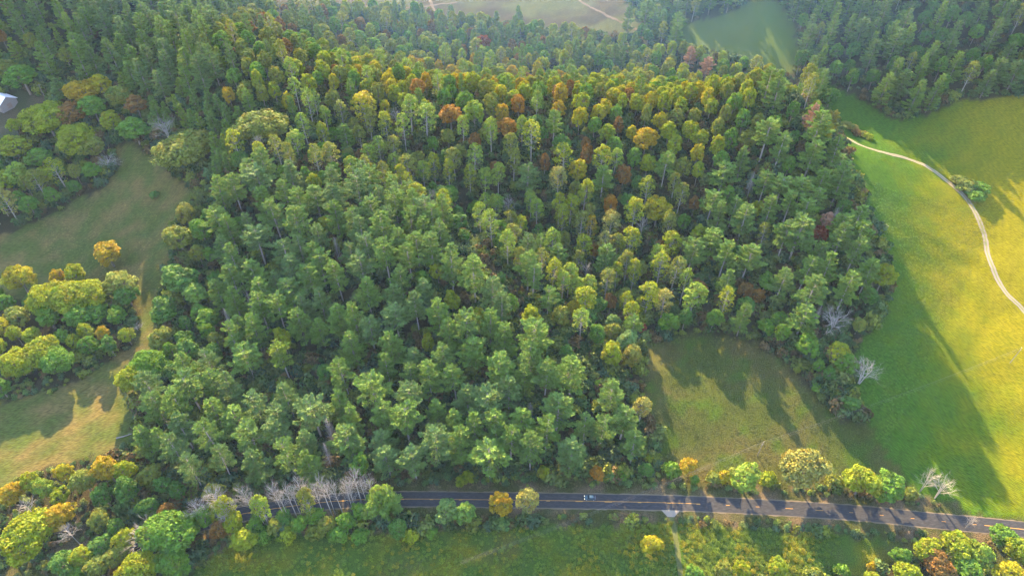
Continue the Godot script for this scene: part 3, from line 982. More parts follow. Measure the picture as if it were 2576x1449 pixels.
func lay_ground() -> void:
	var xs := [-2600.0, -1700.0, -1100.0, -800.0, -650.0]
	var x := -560.0
	while x <= 601.0:
		xs.append(x)
		x += 2.5 if absf(x) < 330 else 4.0
	xs.append_array([650.0, 800.0, 1100.0, 1700.0, 2600.0])
	var ds := [-1400.0, -700.0, -300.0, -100.0, 20.0, 60.0]
	var d := 80.0
	while d <= 760.0:
		ds.append(d)
		d += 2.4 if d < 460 else 4.0
	ds.append_array([800.0, 900.0, 1100.0, 1500.0, 2200.0, 3000.0])
	var nx := xs.size()
	var pts := PackedVector3Array()
	var cols := PackedColorArray()
	var own := PackedStringArray()
	for dd in ds:
		for xx in xs:
			pts.append(ground(xx, dd))
			var jx: float = xx + fine.get_noise_2d(xx * 9.0, dd * 9.0) * 4.0
			var jd: float = dd + fine.get_noise_2d(xx * 9.0 + 900.0, dd * 9.0) * 4.0
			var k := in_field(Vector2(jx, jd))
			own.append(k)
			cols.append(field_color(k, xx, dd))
	var bufs := {}
	for j in ds.size() - 1:
		for i in nx - 1:
			var a := j * nx + i
			var k := own[a]
			if not bufs.has(k): bufs[k] = [PackedVector3Array(), PackedColorArray()]
			var b: Array = bufs[k]
			for q in [a, a + nx, a + nx + 1, a, a + nx + 1, a + 1]:
				b[0].append(pts[q])
				b[1].append(cols[q])
	for k in bufs:
		var m := ArrayMesh.new()
		var a := []
		a.resize(Mesh.ARRAY_MAX)
		a[Mesh.ARRAY_VERTEX] = bufs[k][0]
		a[Mesh.ARRAY_COLOR] = bufs[k][1]
		m.add_surface_from_arrays(Mesh.PRIMITIVE_TRIANGLES, a)
		var st := SurfaceTool.new()
		st.create_from(m, 0)
		st.index()
		st.generate_normals()
		m = st.commit()
		var arr := m.surface_get_arrays(0)
		var uvs := PackedVector2Array()
		var turn := {"hay_field": 0.42, "east_meadow": -0.75, "valley_field": 0.12}.get(k, 0.3) as float
		for p in arr[Mesh.ARRAY_VERTEX]:
			uvs.append(Vector2(p.x, p.z).rotated(turn))
		arr[Mesh.ARRAY_TEX_UV] = uvs
		m = ArrayMesh.new()
		m.add_surface_from_arrays(Mesh.PRIMITIVE_TRIANGLES, arr)
		var look: Material = M.grass
		if k in ["hay_field", "valley_field", "east_meadow"]: look = M.mown
		elif k == "": look = M.floor
		tag(put("ground" if k == "" else k, m, look), "", "", "", "structure")

# ---------- road, tracks ----------
func ribbon(pts: Array, lo: float, hi: float, up: float, col := Color.WHITE, from := 0.0, to := 1.0e9, ragged := 0.0) -> ArrayMesh:
	var b := Buf.new()
	var run := 0.0
	var prev := []
	for i in pts.size():
		var dir: Vector2 = (pts[mini(i + 1, pts.size() - 1)] - pts[maxi(i - 1, 0)]).normalized()
		var side := Vector2(dir.y, -dir.x)
		if i > 0: run += pts[i].distance_to(pts[i - 1])
		if run < from or run > to:
			prev = []
			continue
		var l: Vector2 = pts[i] + side * (lo + rnd(-ragged, ragged))
		var r: Vector2 = pts[i] + side * (hi + rnd(-ragged, ragged))
		var pair := [ground(l.x, l.y, up), ground(r.x, r.y, up)]
		if prev:
			b.quad(prev[0], pair[0], pair[1], prev[1], col)
		prev = pair
	return b.mesh()

func smooth_line(text: String, step: float, up := 0.0) -> Array:
	var c := Curve3D.new()
	var raw := outline(text, up)
	for i in raw.size():
		var t := (raw[mini(i + 1, raw.size() - 1)] - raw[maxi(i - 1, 0)]) / 6.0
		c.add_point(Vector3(raw[i].x, 0, raw[i].y), -Vector3(t.x, 0, t.y), Vector3(t.x, 0, t.y))
	var out := []
	var n := int(c.get_baked_length() / step)
	for i in n + 1:
		var p := c.sample_baked(c.get_baked_length() * i / n, true)
		out.append(Vector2(p.x, p.z))
	return out

func lay_road() -> void:
	var tar := mat(0.046, 0.046, 0.052, 0.8)
	tar.albedo_texture = grain(31, 0.02, 0.62, 1.0)
	tar.uv1_triplanar = true
	tar.uv1_world_triplanar = true
	tar.uv1_scale = Vector3(0.03, 0.25, 0.25)
	var road := put("road", ribbon(road_pts, -3.2, 3.2, 0.07), tar)
	tag(road, "", "", "", "structure")
	var dirt := mat(0.1, 0.082, 0.058, 0.95)
	tag(put("road_shoulder", ribbon(road_pts, -3.65, 3.65, 0.035, Color.WHITE, 0, 1e9, 0.25), dirt), "", "", "", "structure")
	var paint := mat(0.36, 0.19, 0.045, 0.75, false)
	var total := 0.0
	var solid_to := 0.0
	var again := 0.0
	for i in range(1, road_pts.size()):
		total += road_pts[i].distance_to(road_pts[i - 1])
		var q := seen_at(ground(road_pts[i].x, road_pts[i].y))
		if q.x < 1767: solid_to = total
		if q.x < 2480: again = total
	tag(put("centre_line", ribbon(road_pts, -0.11, 0.05, 0.078, Color.WHITE, 0, solid_to), paint, road), "solid yellow centre line fading to dashes")
	put("centre_line", ribbon(road_pts, -0.14, 0.1, 0.078, Color.WHITE, again), paint, road)
	var at := 6.0
	while at < total:
		put("lane_dash", ribbon(road_pts, 0.12 if at < solid_to or at > again else -0.07, 0.3 if at < solid_to or at > again else 0.1, 0.078, Color.WHITE, at, at + 3.4), paint, road)
		at += 12.2
	# worn paler wheel paths
	var worn := mat(0.042, 0.042, 0.047, 0.72)
	worn.albedo_texture = tar.albedo_texture
	worn.uv1_triplanar = true
	worn.uv1_world_triplanar = true
	worn.uv1_scale = Vector3(0.05, 0.4, 0.4)
	for s in [-2.35, -0.85, 0.85, 2.35]:
		put("wheel_path", ribbon(road_pts, s - 0.3, s + 0.3, 0.073, Color.WHITE, 0, 1e9, 0.06), worn, road)
	# the farm track that winds across the east meadow
	var track := smooth_line("2095 330 2122 343 2165 365 2230 385 2300 405 2350 430 2400 468 2440 510 2465 555 2480 600 2490 650 2510 700 2540 745 2576 780 2640 850 2760 960", 1.6)
	var gravel := mat(0.25, 0.215, 0.175, 0.95)
	gravel.albedo_texture = grain(5, 0.06, 0.7, 1.0)
	gravel.uv1_triplanar = true
	gravel.uv1_world_triplanar = true
	gravel.uv1_scale = Vector3(0.3, 0.3, 0.3)
	var lane := Node3D.new()
	lane.name = "farm_track"
	add_child(lane)
	tag(lane, "", "", "", "structure")
	put("wheel_rut", ribbon(track, -1.35, -0.4, 0.12, Color.WHITE, 0, 1e9, 0.12), gravel, lane)
	put("wheel_rut", ribbon(track, 0.4, 1.35, 0.12, Color.WHITE, 0, 1e9, 0.12), gravel, lane)
	var mid := mat(0.13, 0.13, 0.05, 0.95)
	put("grass_strip", ribbon(track, -0.42, 0.42, 0.115, Color.WHITE, 0, 1e9, 0.05), mid, lane)
	# driveway stub and the mown path that leaves it
	var b := Buf.new()
	var q0 := survey(1664, 1283); var q1 := survey(1712, 1284); var q2 := survey(1697, 1301); var q3 := survey(1680, 1301)
	b.quad(q0 + Vector3(0, 0.06, 0), q1 + Vector3(0, 0.06, 0), q2 + Vector3(0, 0.06, 0), q3 + Vector3(0, 0.06, 0), Color.WHITE)
	tag(put("gravel_driveway", b.mesh(), gravel), "", "", "", "structure")
	var path := smooth_line("1689 1302 1697 1330 1703 1370 1708 1410 1714 1460 1720 1520", 1.5)
	var pale := mat(0.125, 0.14, 0.05, 0.95)
	pale.albedo_texture = grain(15, 0.07, 0.45, 1.0)
	pale.uv1_triplanar = true
	pale.uv1_world_triplanar = true
	pale.uv1_scale = Vector3(0.12, 0.12, 0.05)
	path_pts = path
	tag(put("mown_path", ribbon(path, -1.0, 1.0, 0.06, Color.WHITE, 0, 1e9, 0.2), pale), "", "", "", "structure")
	# tracks over the valley field
	var soil := mat(0.062, 0.047, 0.038, 0.95)
	for line in ["1440 -10 1500 25 1560 55 1620 80 1660 95", "1070 -40 1085 10 1100 40", "860 12 960 16 1040 18 1150 6"]:
		tag(put("dirt_track", ribbon(smooth_line(line, 3.0), -1.2, 1.2, 0.15, Color.WHITE, 0, 1e9, 0.6), soil), "", "", "", "structure")

# ---------- low growth nobody could count ----------
func scatter(called: String, mesh: Mesh, m: Material, at: Array, tints: Array) -> void:
	var mm := MultiMesh.new()
	mm.transform_format = MultiMesh.TRANSFORM_3D
	mm.use_colors = true
	mm.mesh = mesh
	mm.instance_count = at.size()
	for i in at.size():
		mm.set_instance_transform(i, at[i])
		mm.set_instance_color(i, tints[i])
	var o := MultiMeshInstance3D.new()
	o.name = numbered(called)
	o.multimesh = mm
	o.material_override = m
	add_child(o)
	tag(o, "", "", "", "stuff")

func spot(x: float, d: float, s: float, tall := 1.0) -> Transform3D:
	return Transform3D(Basis(Vector3.UP, rnd(0, TAU)).scaled(Vector3(s, s * tall, s)), ground(x, d, -0.05))

func undergrow() -> void:
	var b := Buf.new()
	for i in 5:
		clump(b, Vector3(rnd(-0.6, 0.6), rnd(0.4, 0.9), rnd(-0.6, 0.6)), 0.62, 0.85, 22, 0.26, Vector3.UP)
	var bush := b.mesh()
	var at := []
	var tn := []
	var greens := [Color(0.034, 0.064, 0.019), Color(0.045, 0.075, 0.022), Color(0.068, 0.090, 0.022), Color(0.075, 0.053, 0.022), Color(0.034, 0.060, 0.030), Color(0.090, 0.112, 0.015)]
	for i in 85000:
		var x := rnd(-520, 560)
		var d := rnd(95, 700)
		if absf(x) > 60 + d * 0.72: continue
		var p := Vector2(x, d)
		if in_field(p) != "" or near_road(p, 9.0): continue
		if d > 420 and rnd(0, 1) < 0.6: continue
		at.append(spot(x, d, rnd(0.7, 2.1) if rnd(0, 1) < 0.72 else rnd(2.2, 4.2), rnd(0.8, 1.4)))
		tn.append(greens[rng.randi() % 6] * rnd(0.9, 1.6))
	for i in 9000:
		var x := rnd(-330, 260)
		var d := rnd(96, 215)
		var p := Vector2(x, d)
		if in_field(p) != "" or near_road(p, 6.5): continue
		at.append(spot(x, d, rnd(0.5, 1.8), rnd(0.7, 1.2)))
		tn.append(greens[rng.randi() % 6] * rnd(1.2, 2.0))
	scatter("undergrowth", bush, leafy(1, 1, 1, 0.6), at, tn)
	# goldenrod and tall weeds in the lower pasture
	var w := Buf.new()
	for i in 26:
		leaf(w, Vector3(rnd(-0.5, 0.5), rnd(0.1, 0.75), rnd(-0.5, 0.5)), (ball() + Vector3.UP).normalized(), rnd(0.12, 0.24), tone(0.75, 1.25, 0.12))
	at = []; tn = []
	var at2 := []
	var tn2 := []
	for i in 150000:
		var x := rnd(-330, 420)
		var d := rnd(88, 330)
		if absf(x) > 30 + d * 0.8: continue
		var p := Vector2(x, d)
		var k := in_field(p)
		var on_path := false
		if k == "lower_pasture" or k == "":
			for q in path_pts:
				if q.distance_squared_to(p) < 2.6: on_path = true
		if on_path: continue
		var a := patchy.get_noise_2d(x, d) * 0.5 + 0.5
		var bb := patchy.get_noise_2d(x * 3.1 + 400, d * 3.1) * 0.5 + 0.5
		var g := patchy.get_noise_2d(x * 2.3 - 700, d * 2.3 + 300) * 0.5 + 0.5
		if k == "lower_pasture":
			var lush := smoothstep(1.0, 60.0, x) * 0.55 + 0.2
			if rnd(0, 1) < 0.25 + lush:
				at.append(spot(x, d, rnd(0.6, 1.5), rnd(0.8, 1.5)))
				var col := Color(0.065, 0.13, 0.016).lerp(Color(0.15, 0.19, 0.014), bb)
				if rnd(0, 1) < smoothstep(0.42, 0.66, g) * 0.5: col = Color(0.19, 0.175, 0.01)
				tn.append(col * rnd(0.75, 1.25))
		elif k == "hollow_meadow" or (k == "" and near_road(p, 26.0) and not near_road(p, 5.2)):
			if rnd(0, 1) < 0.75:
				at.append(spot(x, d, rnd(0.4, 0.9), rnd(0.5, 0.9)))
				tn.append(field_color(k, x, d) * rnd(0.7, 1.35))
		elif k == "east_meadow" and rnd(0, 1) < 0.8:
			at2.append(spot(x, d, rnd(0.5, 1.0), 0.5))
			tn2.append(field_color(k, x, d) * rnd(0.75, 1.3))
		elif k == "hay_field" and rnd(0, 1) < 0.5:
			at2.append(spot(x, d, rnd(0.4, 0.8), 0.35))
			tn2.append(field_color(k, x, d) * rnd(0.75, 1.3))
	scatter("weeds", w.mesh(), leafy(1, 1, 1, 0.7), at, tn)
	scatter("grass", w.mesh(), leafy(1, 1, 1, 0.7), at2, tn2)

# ---------- trees become objects ----------
const ORDINAL := ["leftmost", "second", "third", "fourth", "fifth", "sixth", "seventh", "eighth", "ninth", "tenth", "eleventh", "twelfth", "thirteenth", "fourteenth", "fifteenth", "sixteenth", "seventeenth", "eighteenth", "nineteenth", "twentieth", "twenty-first", "twenty-second", "twenty-third", "twenty-fourth", "twenty-fifth", "twenty-sixth", "twenty-seventh", "twenty-eighth", "twenty-ninth", "thirtieth", "thirty-first", "thirty-second", "thirty-third", "thirty-fourth"]
var BARK := {}
var GROUPS := {
	"pine_tree": "tall pines of the forest", "young_pine": "young pines of the plantation", "broadleaf_tree": "green broadleaf trees of the forest", "golden_tree": "yellowing broadleaf trees of the forest",
	"autumn_tree": "autumn-coloured broadleaf trees of the forest", "oak_tree": "broad spreading trees at the field edges", "poplar_tree": "tall slender broadleaf trees of the forest",
	"bare_tree": "leafless trees", "dead_pine": "dead pine snags", "shrub": "bushes along edges and verges",
}
var NOUN := {
	"pine_tree": "pine", "young_pine": "young pine", "broadleaf_tree": "broadleaf tree", "golden_tree": "broadleaf tree", "autumn_tree": "broadleaf tree", "oak_tree": "spreading tree",
	"poplar_tree": "slender tree", "bare_tree": "leafless tree", "dead_pine": "dead pine", "shrub": "bush",
}
var NOT_PICKED := {
	"pine_tree": "far_pine_wood", "young_pine": "far_young_pines", "broadleaf_tree": "far_broadleaf_wood", "golden_tree": "far_yellowing_wood", "autumn_tree": "far_autumn_wood",
	"oak_tree": "trees_beyond_view", "poplar_tree": "far_slender_wood", "bare_tree": "bare_trees_beyond_view", "dead_pine": "snags_beyond_view", "shrub": "bushes_beyond_view",
}

func name_trees(list: Array) -> void:
	# boxes of the zones as they lie in the survey picture
	var box := {}
	for t in list:
		if not box.has(t.zone): box[t.zone] = Rect2(t.at, Vector2.ZERO)
		box[t.zone] = box[t.zone].expand(t.at)
	var alike := {}
	for t in list:
		var b: Rect2 = box[t.zone]
		var part := ""
		if b.size.x * b.size.y > 60000.0:
			var q: Vector2 = (t.at - b.position) / b.size
			var row: String = ["upper", "middle", "lower"][clampi(int(q.y * 3.0), 0, 2)]
			var col: String = ["left", "centre", "right"][clampi(int(q.x * 3.0), 0, 2)]
			part = row + " " + col + " of the "
		elif b.size.x > 200.0:
			part = ["left end of the ", "middle of the ", "right end of the "][clampi(int((t.at.x - b.position.x) / b.size.x * 3.0), 0, 2)]
		t.where = part + t.zone if part else t.zone
		var word: String = TINTS[t.tint][4] + " "
		if t.kind == "dead_pine" or (t.kind == "bare_tree" and t.tint == "grey"): word = "grey "
		t.what = word + NOUN[t.kind]
		var key: String = t.what + "|" + t.where
		if not alike.has(key): alike[key] = []
		alike[key].append(t)
	for key in alike:
		var same: Array = alike[key]
		same.sort_custom(func(p, q): return p.at.x < q.at.x)
		if same.size() == 1:
			for t in same: t.label = "%s at the %s" % [t.what, t.where]
		# name the nearest or the farthest first: row by row, then from the left
		if same.size() == 1: continue
		for i in same.size():
			var t: Dictionary = same[i]
			if i == 0: t.label = "leftmost %s, %s" % [t.what, t.where]
			elif i == same.size() - 1: t.label = "rightmost %s, %s" % [t.what, t.where]
			else: t.label = "%s %s from left, %s" % [ORDINAL[mini(i, 33)], t.what, t.where]

func raise_trees() -> void:
	BARK = {"full_pine": mat(0.17, 0.15, 0.14), "pine_tree": mat(0.25, 0.23, 0.215), "young_pine": mat(0.2, 0.17, 0.14), "poplar_tree": mat(0.23, 0.215, 0.195), "broadleaf_tree": mat(0.16, 0.14, 0.12), "bare_tree": mat(0.25, 0.232, 0.218), "dead_pine": mat(0.19, 0.175, 0.168), "shrub": mat(0.16, 0.12, 0.09)}
	BARK.oak_tree = BARK.broadleaf_tree
	var of_kind := {}
	for t in trees:
		t.mesh = protos[t.kind][t.n]
		t.bark = BARK[t.kind]
		if t.kind == "full_pine": t.kind = "pine_tree"
		if t.kind == "broadleaf_tree":
			if t.tint in ["yellowgreen", "yellow", "gold", "olive", "straw"]: t.kind = "golden_tree"
			elif t.tint in ["orange", "rust", "red", "pink"]: t.kind = "autumn_tree"
		var p: Vector3 = t.p
		t.at = seen_at(p + Vector3(0, t.h * 0.8, 0))
		t.seen = Rect2(-25, -25, 2626, 1500).has_point(t.at)
		t.size = t.w * t.h / pow(Vector3(0, EYE, 0).distance_to(p), 2.0) if t.seen else 0.0
		if not of_kind.has(t.kind): of_kind[t.kind] = []
		of_kind[t.kind].append(t)
	var own := []
	for kind in of_kind:
		var list: Array = of_kind[kind]
		list.sort_custom(func(p, q): return p.size > q.size)
		var rest := []
		for i in list.size():
			if i < 298 and list[i].seen: own.append(list[i])
			else: rest.append(list[i])
		print(kind, " ", list.size() - rest.size(), " + ", rest.size())
		if rest: far_wood(NOT_PICKED[kind], rest)
	name_trees(own)
	for t in own:
		var o := thing(t.kind, t.p, t.turn)
		o.rotation.z = rnd(-0.05, 0.05)
		o.scale = Vector3(t.w / t.mesh.w, t.h / t.mesh.h, t.w / t.mesh.w)
		var noun: String = "bush" if t.kind == "shrub" else "pine tree" if t.kind in ["pine_tree", "young_pine"] else "tree"
		tag(o, t.label, noun, GROUPS[t.kind])
		put("trunk", t.mesh.trunk, t.bark, o)
		if t.mesh.has("crown"):
			put("crown", t.mesh.crown, tint(t.tint), o)

func far_wood(called: String, list: Array) -> void:
	var root := Node3D.new()
	root.name = called
	add_child(root)
	tag(root, "trees of the farther woods that merge into one mass", "", "", "stuff")
	var by := {}
	for t in list:
		if not by.has(t.mesh): by[t.mesh] = []
		by[t.mesh].append(t)
	for proto in by:
		for part in ["trunk", "crown"]:
			if not proto.has(part): continue
			var mm := MultiMesh.new()
			mm.transform_format = MultiMesh.TRANSFORM_3D
			mm.use_colors = true
			mm.mesh = proto[part]
			mm.instance_count = by[proto].size()
			for i in by[proto].size():
				var t: Dictionary = by[proto][i]
				var b := Basis(Vector3.UP, t.turn).scaled_local(Vector3(t.w / proto.w, t.h / proto.h, t.w / proto.w))
				mm.set_instance_transform(i, Transform3D(b, t.p))
				var c: Array = TINTS[t.tint]
				mm.set_instance_color(i, Color(c[0], c[1], c[2]) if part == "crown" else Color(1, 1, 1))
			var o := MultiMeshInstance3D.new()
			o.name = part
			o.multimesh = mm
			if part == "crown":
				if not M.has("any_leaf"): M.any_leaf = leafy(1, 1, 1, 0.65)
				o.material_override = M.any_leaf
			else:
				o.material_override = by[proto][0].bark
			root.add_child(o, true)
			o.set_meta("kind", "stuff")

# ---------- small things ----------
func wheel(r: float, w: float, tread: Color) -> ArrayMesh:
	var b := Buf.new()
	for i in 18:
		var a := TAU * i / 18
		var c := TAU * (i + 1) / 18
		var p := Vector3(cos(a) * r, sin(a) * r, 0)
		var q := Vector3(cos(c) * r, sin(c) * r, 0)
		var o := Vector3(0, 0, w / 2)
		b.quad(p - o, q - o, q + o, p + o, tread)
		b.tri(o, p + o, q + o, tread)
		b.tri(-o, q - o, p - o, tread)
	return b.mesh()

# a body drawn as its side outline (x forward to the left, y up), drawn in towards the top
func hull(outline_: Array, half: float, top_in: float, y_from: float, y_to: float) -> ArrayMesh:
	var b := Buf.new()
	var poly := PackedVector2Array()
	for p in outline_: poly.append(p)
	var tri := Geometry2D.triangulate_polygon(poly)
	var at := func(p: Vector2, s: float) -> Vector3:
		return Vector3(p.x, p.y, s * (half - top_in * clampf((p.y - y_from) / (y_to - y_from), 0.0, 1.0)))
	for s in [-1.0, 1.0]:
		for i in range(0, tri.size(), 3):
			b.tri(at.call(poly[tri[i]], s), at.call(poly[tri[i + 1]], s), at.call(poly[tri[i + 2]], s), Color.WHITE)
	for i in poly.size():
		var p := poly[i]
		var q := poly[(i + 1) % poly.size()]
		b.quad(at.call(p, -1.0), at.call(q, -1.0), at.call(q, 1.0), at.call(p, 1.0), Color.WHITE)
	return b.mesh()

func boxed(lo: Vector3, hi: Vector3) -> ArrayMesh:
	var b := Buf.new()
	b.box(lo, hi)
	return b.mesh()

func rod(a: Vector3, b_: Vector3, r: float, r2: float, sides := 8) -> ArrayMesh:
	var b := Buf.new()
	b.tube([a, b_], [r, r2], sides, Color.WHITE)
	return b.mesh()

func car() -> void:
	var at := survey(1481, 1256)
	var best := 0
	for i in road_pts.size():
		if absf(road_pts[i].x - at.x) < absf(road_pts[best].x - at.x): best = i
	var dir: Vector2 = (road_pts[best + 1] - road_pts[best]).normalized()
	var lane: Vector2 = road_pts[best] + Vector2(-dir.y, dir.x) * 1.25
	var o := thing("car", ground(lane.x, lane.y, 0.08), atan2(dir.y, dir.x))
	tag(o, "small dark teal car driving left on the road, headlights on", "car")
	var paint := mat(0.012, 0.05, 0.075, 0.4, false)
	paint.metallic = 0.1
	paint.clearcoat_enabled = true
	paint.clearcoat = 0.3
	var glass := mat(0.02, 0.025, 0.03, 0.08, false)
	var rubber := mat(0.02, 0.02, 0.02, 0.85, false)
	var alloy := mat(0.5, 0.5, 0.52, 0.35, false)
	put("body", hull([Vector2(-2.28, 0.32), Vector2(-2.33, 0.6), Vector2(-2.22, 0.78), Vector2(-1.2, 0.98), Vector2(-0.9, 1.0), Vector2(1.9, 1.02), Vector2(2.22, 0.95), Vector2(2.3, 0.6), Vector2(2.24, 0.3), Vector2(1.8, 0.26), Vector2(-1.9, 0.26)], 0.92, 0.07, 0.5, 1.02), paint, o)
	put("window_glass", hull([Vector2(-1.05, 0.995), Vector2(-0.35, 1.44), Vector2(1.25, 1.46), Vector2(2.0, 1.0)], 0.83, 0.17, 1.0, 1.46), glass, o)
	put("roof", hull([Vector2(-0.34, 1.435), Vector2(-0.2, 1.5), Vector2(1.15, 1.52), Vector2(1.3, 1.45)], 0.69, 0.05, 1.44, 1.52), paint, o)
	put("bonnet_highlight_strip", boxed(Vector3(-0.95, 1.0, -0.6), Vector3(-0.85, 1.025, 0.6)), mat(0.05, 0.05, 0.05, 0.5, false), o)
	for x in [-1.42, 1.4]:
		for z in [-0.84, 0.84]:
			var w := put("wheel", wheel(0.34, 0.22, Color.WHITE), rubber, o)
			w.position = Vector3(x, 0.33, z)
			put("rim", wheel(0.2, 0.235, Color.WHITE), alloy, w)
	var lamp := mat(0.9, 0.9, 0.8, 0.2, false)
	lamp.emission_enabled = true
	lamp.emission = Color(1.0, 0.93, 0.7)
	lamp.emission_energy_multiplier = 0.6
	var tail := mat(0.35, 0.02, 0.02, 0.3, false)
	for z in [-0.66, 0.66]:
		put("headlight", boxed(Vector3(-2.36, 0.6, z - 0.18), Vector3(-2.2, 0.76, z + 0.18)), lamp, o)
		put("tail_light", boxed(Vector3(2.2, 0.68, z - 0.14), Vector3(2.315, 0.86, z + 0.14)), tail, o)
		put("wing_mirror", boxed(Vector3(-0.8, 1.0, z * 1.45 - 0.1), Vector3(-0.62, 1.14, z * 1.45 + 0.1)), paint, o)
		var beam := SpotLight3D.new()
		beam.name = "headlight_lamp"
		beam.position = Vector3(-2.42, 0.68, z)
		beam.rotation_degrees = Vector3(-8, 90, 0)
		beam.light_color = Color(1.0, 0.93, 0.75)
		beam.light_energy = 0.3
		beam.spot_range = 30.0
		beam.spot_angle = 32.0
		beam.light_size = 0.1
		beam.shadow_enabled = true
		o.add_child(beam, true)
	put("grille", boxed(Vector3(-2.345, 0.42, -0.4), Vector3(-2.25, 0.58, 0.4)), rubber, o)
	put("number_plate", boxed(Vector3(2.25, 0.5, -0.25), Vector3(2.31, 0.63, 0.25)), mat(0.7, 0.7, 0.7, 0.5, false), o)

func pole(u: float, v: float, h: float, turn: float, label: String) -> Node3D:
	var o := thing("utility_pole", survey(u, v), turn)
	tag(o, label, "utility pole", "utility poles")
	var wood := mat(0.2, 0.185, 0.17, 0.9, false)
	put("post", rod(Vector3(0, -0.5, 0), Vector3(0, h, 0), 0.17, 0.12), wood, o)
	var arm := put("crossarm", boxed(Vector3(-1.1, h - 0.75, -0.07), Vector3(1.1, h - 0.6, 0.07)), wood, o)
	for x in [-1.0, 0.0, 1.0]:
		put("insulator", rod(Vector3(x, h - 0.6, 0.0) if x else Vector3(0, h - 0.02, 0), Vector3(x, h - 0.38, 0.0) if x else Vector3(0, h + 0.2, 0), 0.06, 0.05), mat(0.6, 0.62, 0.62, 0.3, false), arm)
	return o

func wire(a: Vector3, b: Vector3, label: String) -> void:
	var pts := []
	var radii := []
	for i in 25:
		var f := i / 24.0
		pts.append(a.lerp(b, f) - Vector3(0, 4.0 * f * (1 - f) * a.distance_to(b) * 0.018, 0))
		radii.append(0.011)
	var m := Buf.new()
	m.tube(pts, radii, 5, Color.WHITE)
	var o := put("overhead_wire", m.mesh(), mat(0.16, 0.16, 0.17, 0.5, false))
	tag(o, label, "wire", "overhead wires")

func barn() -> void:
	var base := survey(2, 262)
	var o := thing("barn", base, deg_to_rad(-28.0))
	tag(o, "pale metal-roofed stone barn at the left edge of the photo", "barn")
	var stone := mat(0.3, 0.27, 0.26, 0.95, false)
	stone.albedo_texture = grain(12, 0.08, 0.55, 1.0)
	stone.uv1_triplanar = true
	stone.uv1_scale = Vector3(0.3, 0.3, 0.3)
	var tin := mat(0.66, 0.66, 0.72, 0.4, false)
	var w := Buf.new()
	var L := 9.0
	var D := 5.5
	var H := 4.2
	var R := 7.4
	for z in [-D, D]:
		w.quad(Vector3(-L, -1, z), Vector3(L, -1, z), Vector3(L, H, z), Vector3(-L, H, z), Color.WHITE)
	for x in [-L, L]:
		w.quad(Vector3(x, -1, -D), Vector3(x, -1, D), Vector3(x, H, D), Vector3(x, H, -D), Color.WHITE)
		w.tri(Vector3(x, H, -D), Vector3(x, R, 0), Vector3(x, H, D), Color.WHITE)
	put("wall", w.mesh(), stone, o)
	for s in [-1.0, 1.0]:
		var n := Vector3(0, D, s * (R - H)).normalized() * 0.14
		var lowest := Vector3(0, H - 0.42, s * (D + 0.75))
		var b := Buf.new()
		var a0 := Vector3(-L - 0.6, R + 0.02, 0)
		var a1 := Vector3(L + 0.6, R + 0.02, 0)
		var c0 := Vector3(-L - 0.6, lowest.y, lowest.z)
		var c1 := Vector3(L + 0.6, lowest.y, lowest.z)
		b.quad(a0 + n, a1 + n, c1 + n, c0 + n, Color.WHITE)
		b.quad(a0, c0, c1, a1, Color.WHITE)
		b.quad(c0, c0 + n, c1 + n, c1, Color.WHITE)
		b.quad(a0, a0 + n, c0 + n, c0, Color.WHITE)
		b.quad(a1, c1, c1 + n, a1 + n, Color.WHITE)
		var roof := put("roof_slope", b.mesh(), tin, o)
		for k in 31:
			var x := -L - 0.45 + k * 0.63
			put("roof_seam", rod(Vector3(x, R + 0.02, 0) + n, Vector3(x, lowest.y, lowest.z) + n, 0.04, 0.04, 4), tin, roof)
	var dark := mat(0.02, 0.022, 0.028, 0.3, false)
	var frame := mat(0.4, 0.36, 0.32, 0.8, false)
	for x in [4.6, -1.5, -6.0]:
		var win := put("window", boxed(Vector3(x - 0.7, 1.6, D - 0.05), Vector3(x + 0.7, 2.8, D + 0.04)), dark, o)
		put("frame", boxed(Vector3(x - 0.85, 1.45, D), Vector3(x + 0.85, 1.6, D + 0.09)), frame, win)
		put("frame", boxed(Vector3(x - 0.85, 2.8, D), Vector3(x + 0.85, 2.93, D + 0.09)), frame, win)
	var door := put("door", boxed(Vector3(L - 0.02, 0, -1.5), Vector3(L + 0.07, 3.1, 1.5)), mat(0.16, 0.12, 0.1, 0.9, false), o)
	put("handle", boxed(Vector3(L + 0.07, 1.2, 1.1), Vector3(L + 0.13, 1.5, 1.18)), frame, door)

func log_at(u: float, v: float, l: float, turn: float, m: Material, label: String) -> void:
	var o := thing("fallen_log", survey(u, v), turn)
	tag(o, label, "log")
	var b := Buf.new()
	b.tube([Vector3(-l / 2, 0.25, 0), Vector3(0, 0.3, 0.15), Vector3(l / 2, 0.4, 0)], [0.32, 0.27, 0.12], 8, Color.WHITE)
	put("stem", b.mesh(), m, o)
	for i in 4:
		put("branch", rod(Vector3(l * (0.05 + 0.11 * i), 0.3, 0), Vector3(l * (0.15 + 0.11 * i), rnd(0.5, 1.3), rnd(-1.2, 1.2)), 0.08, 0.03, 5), m, o)

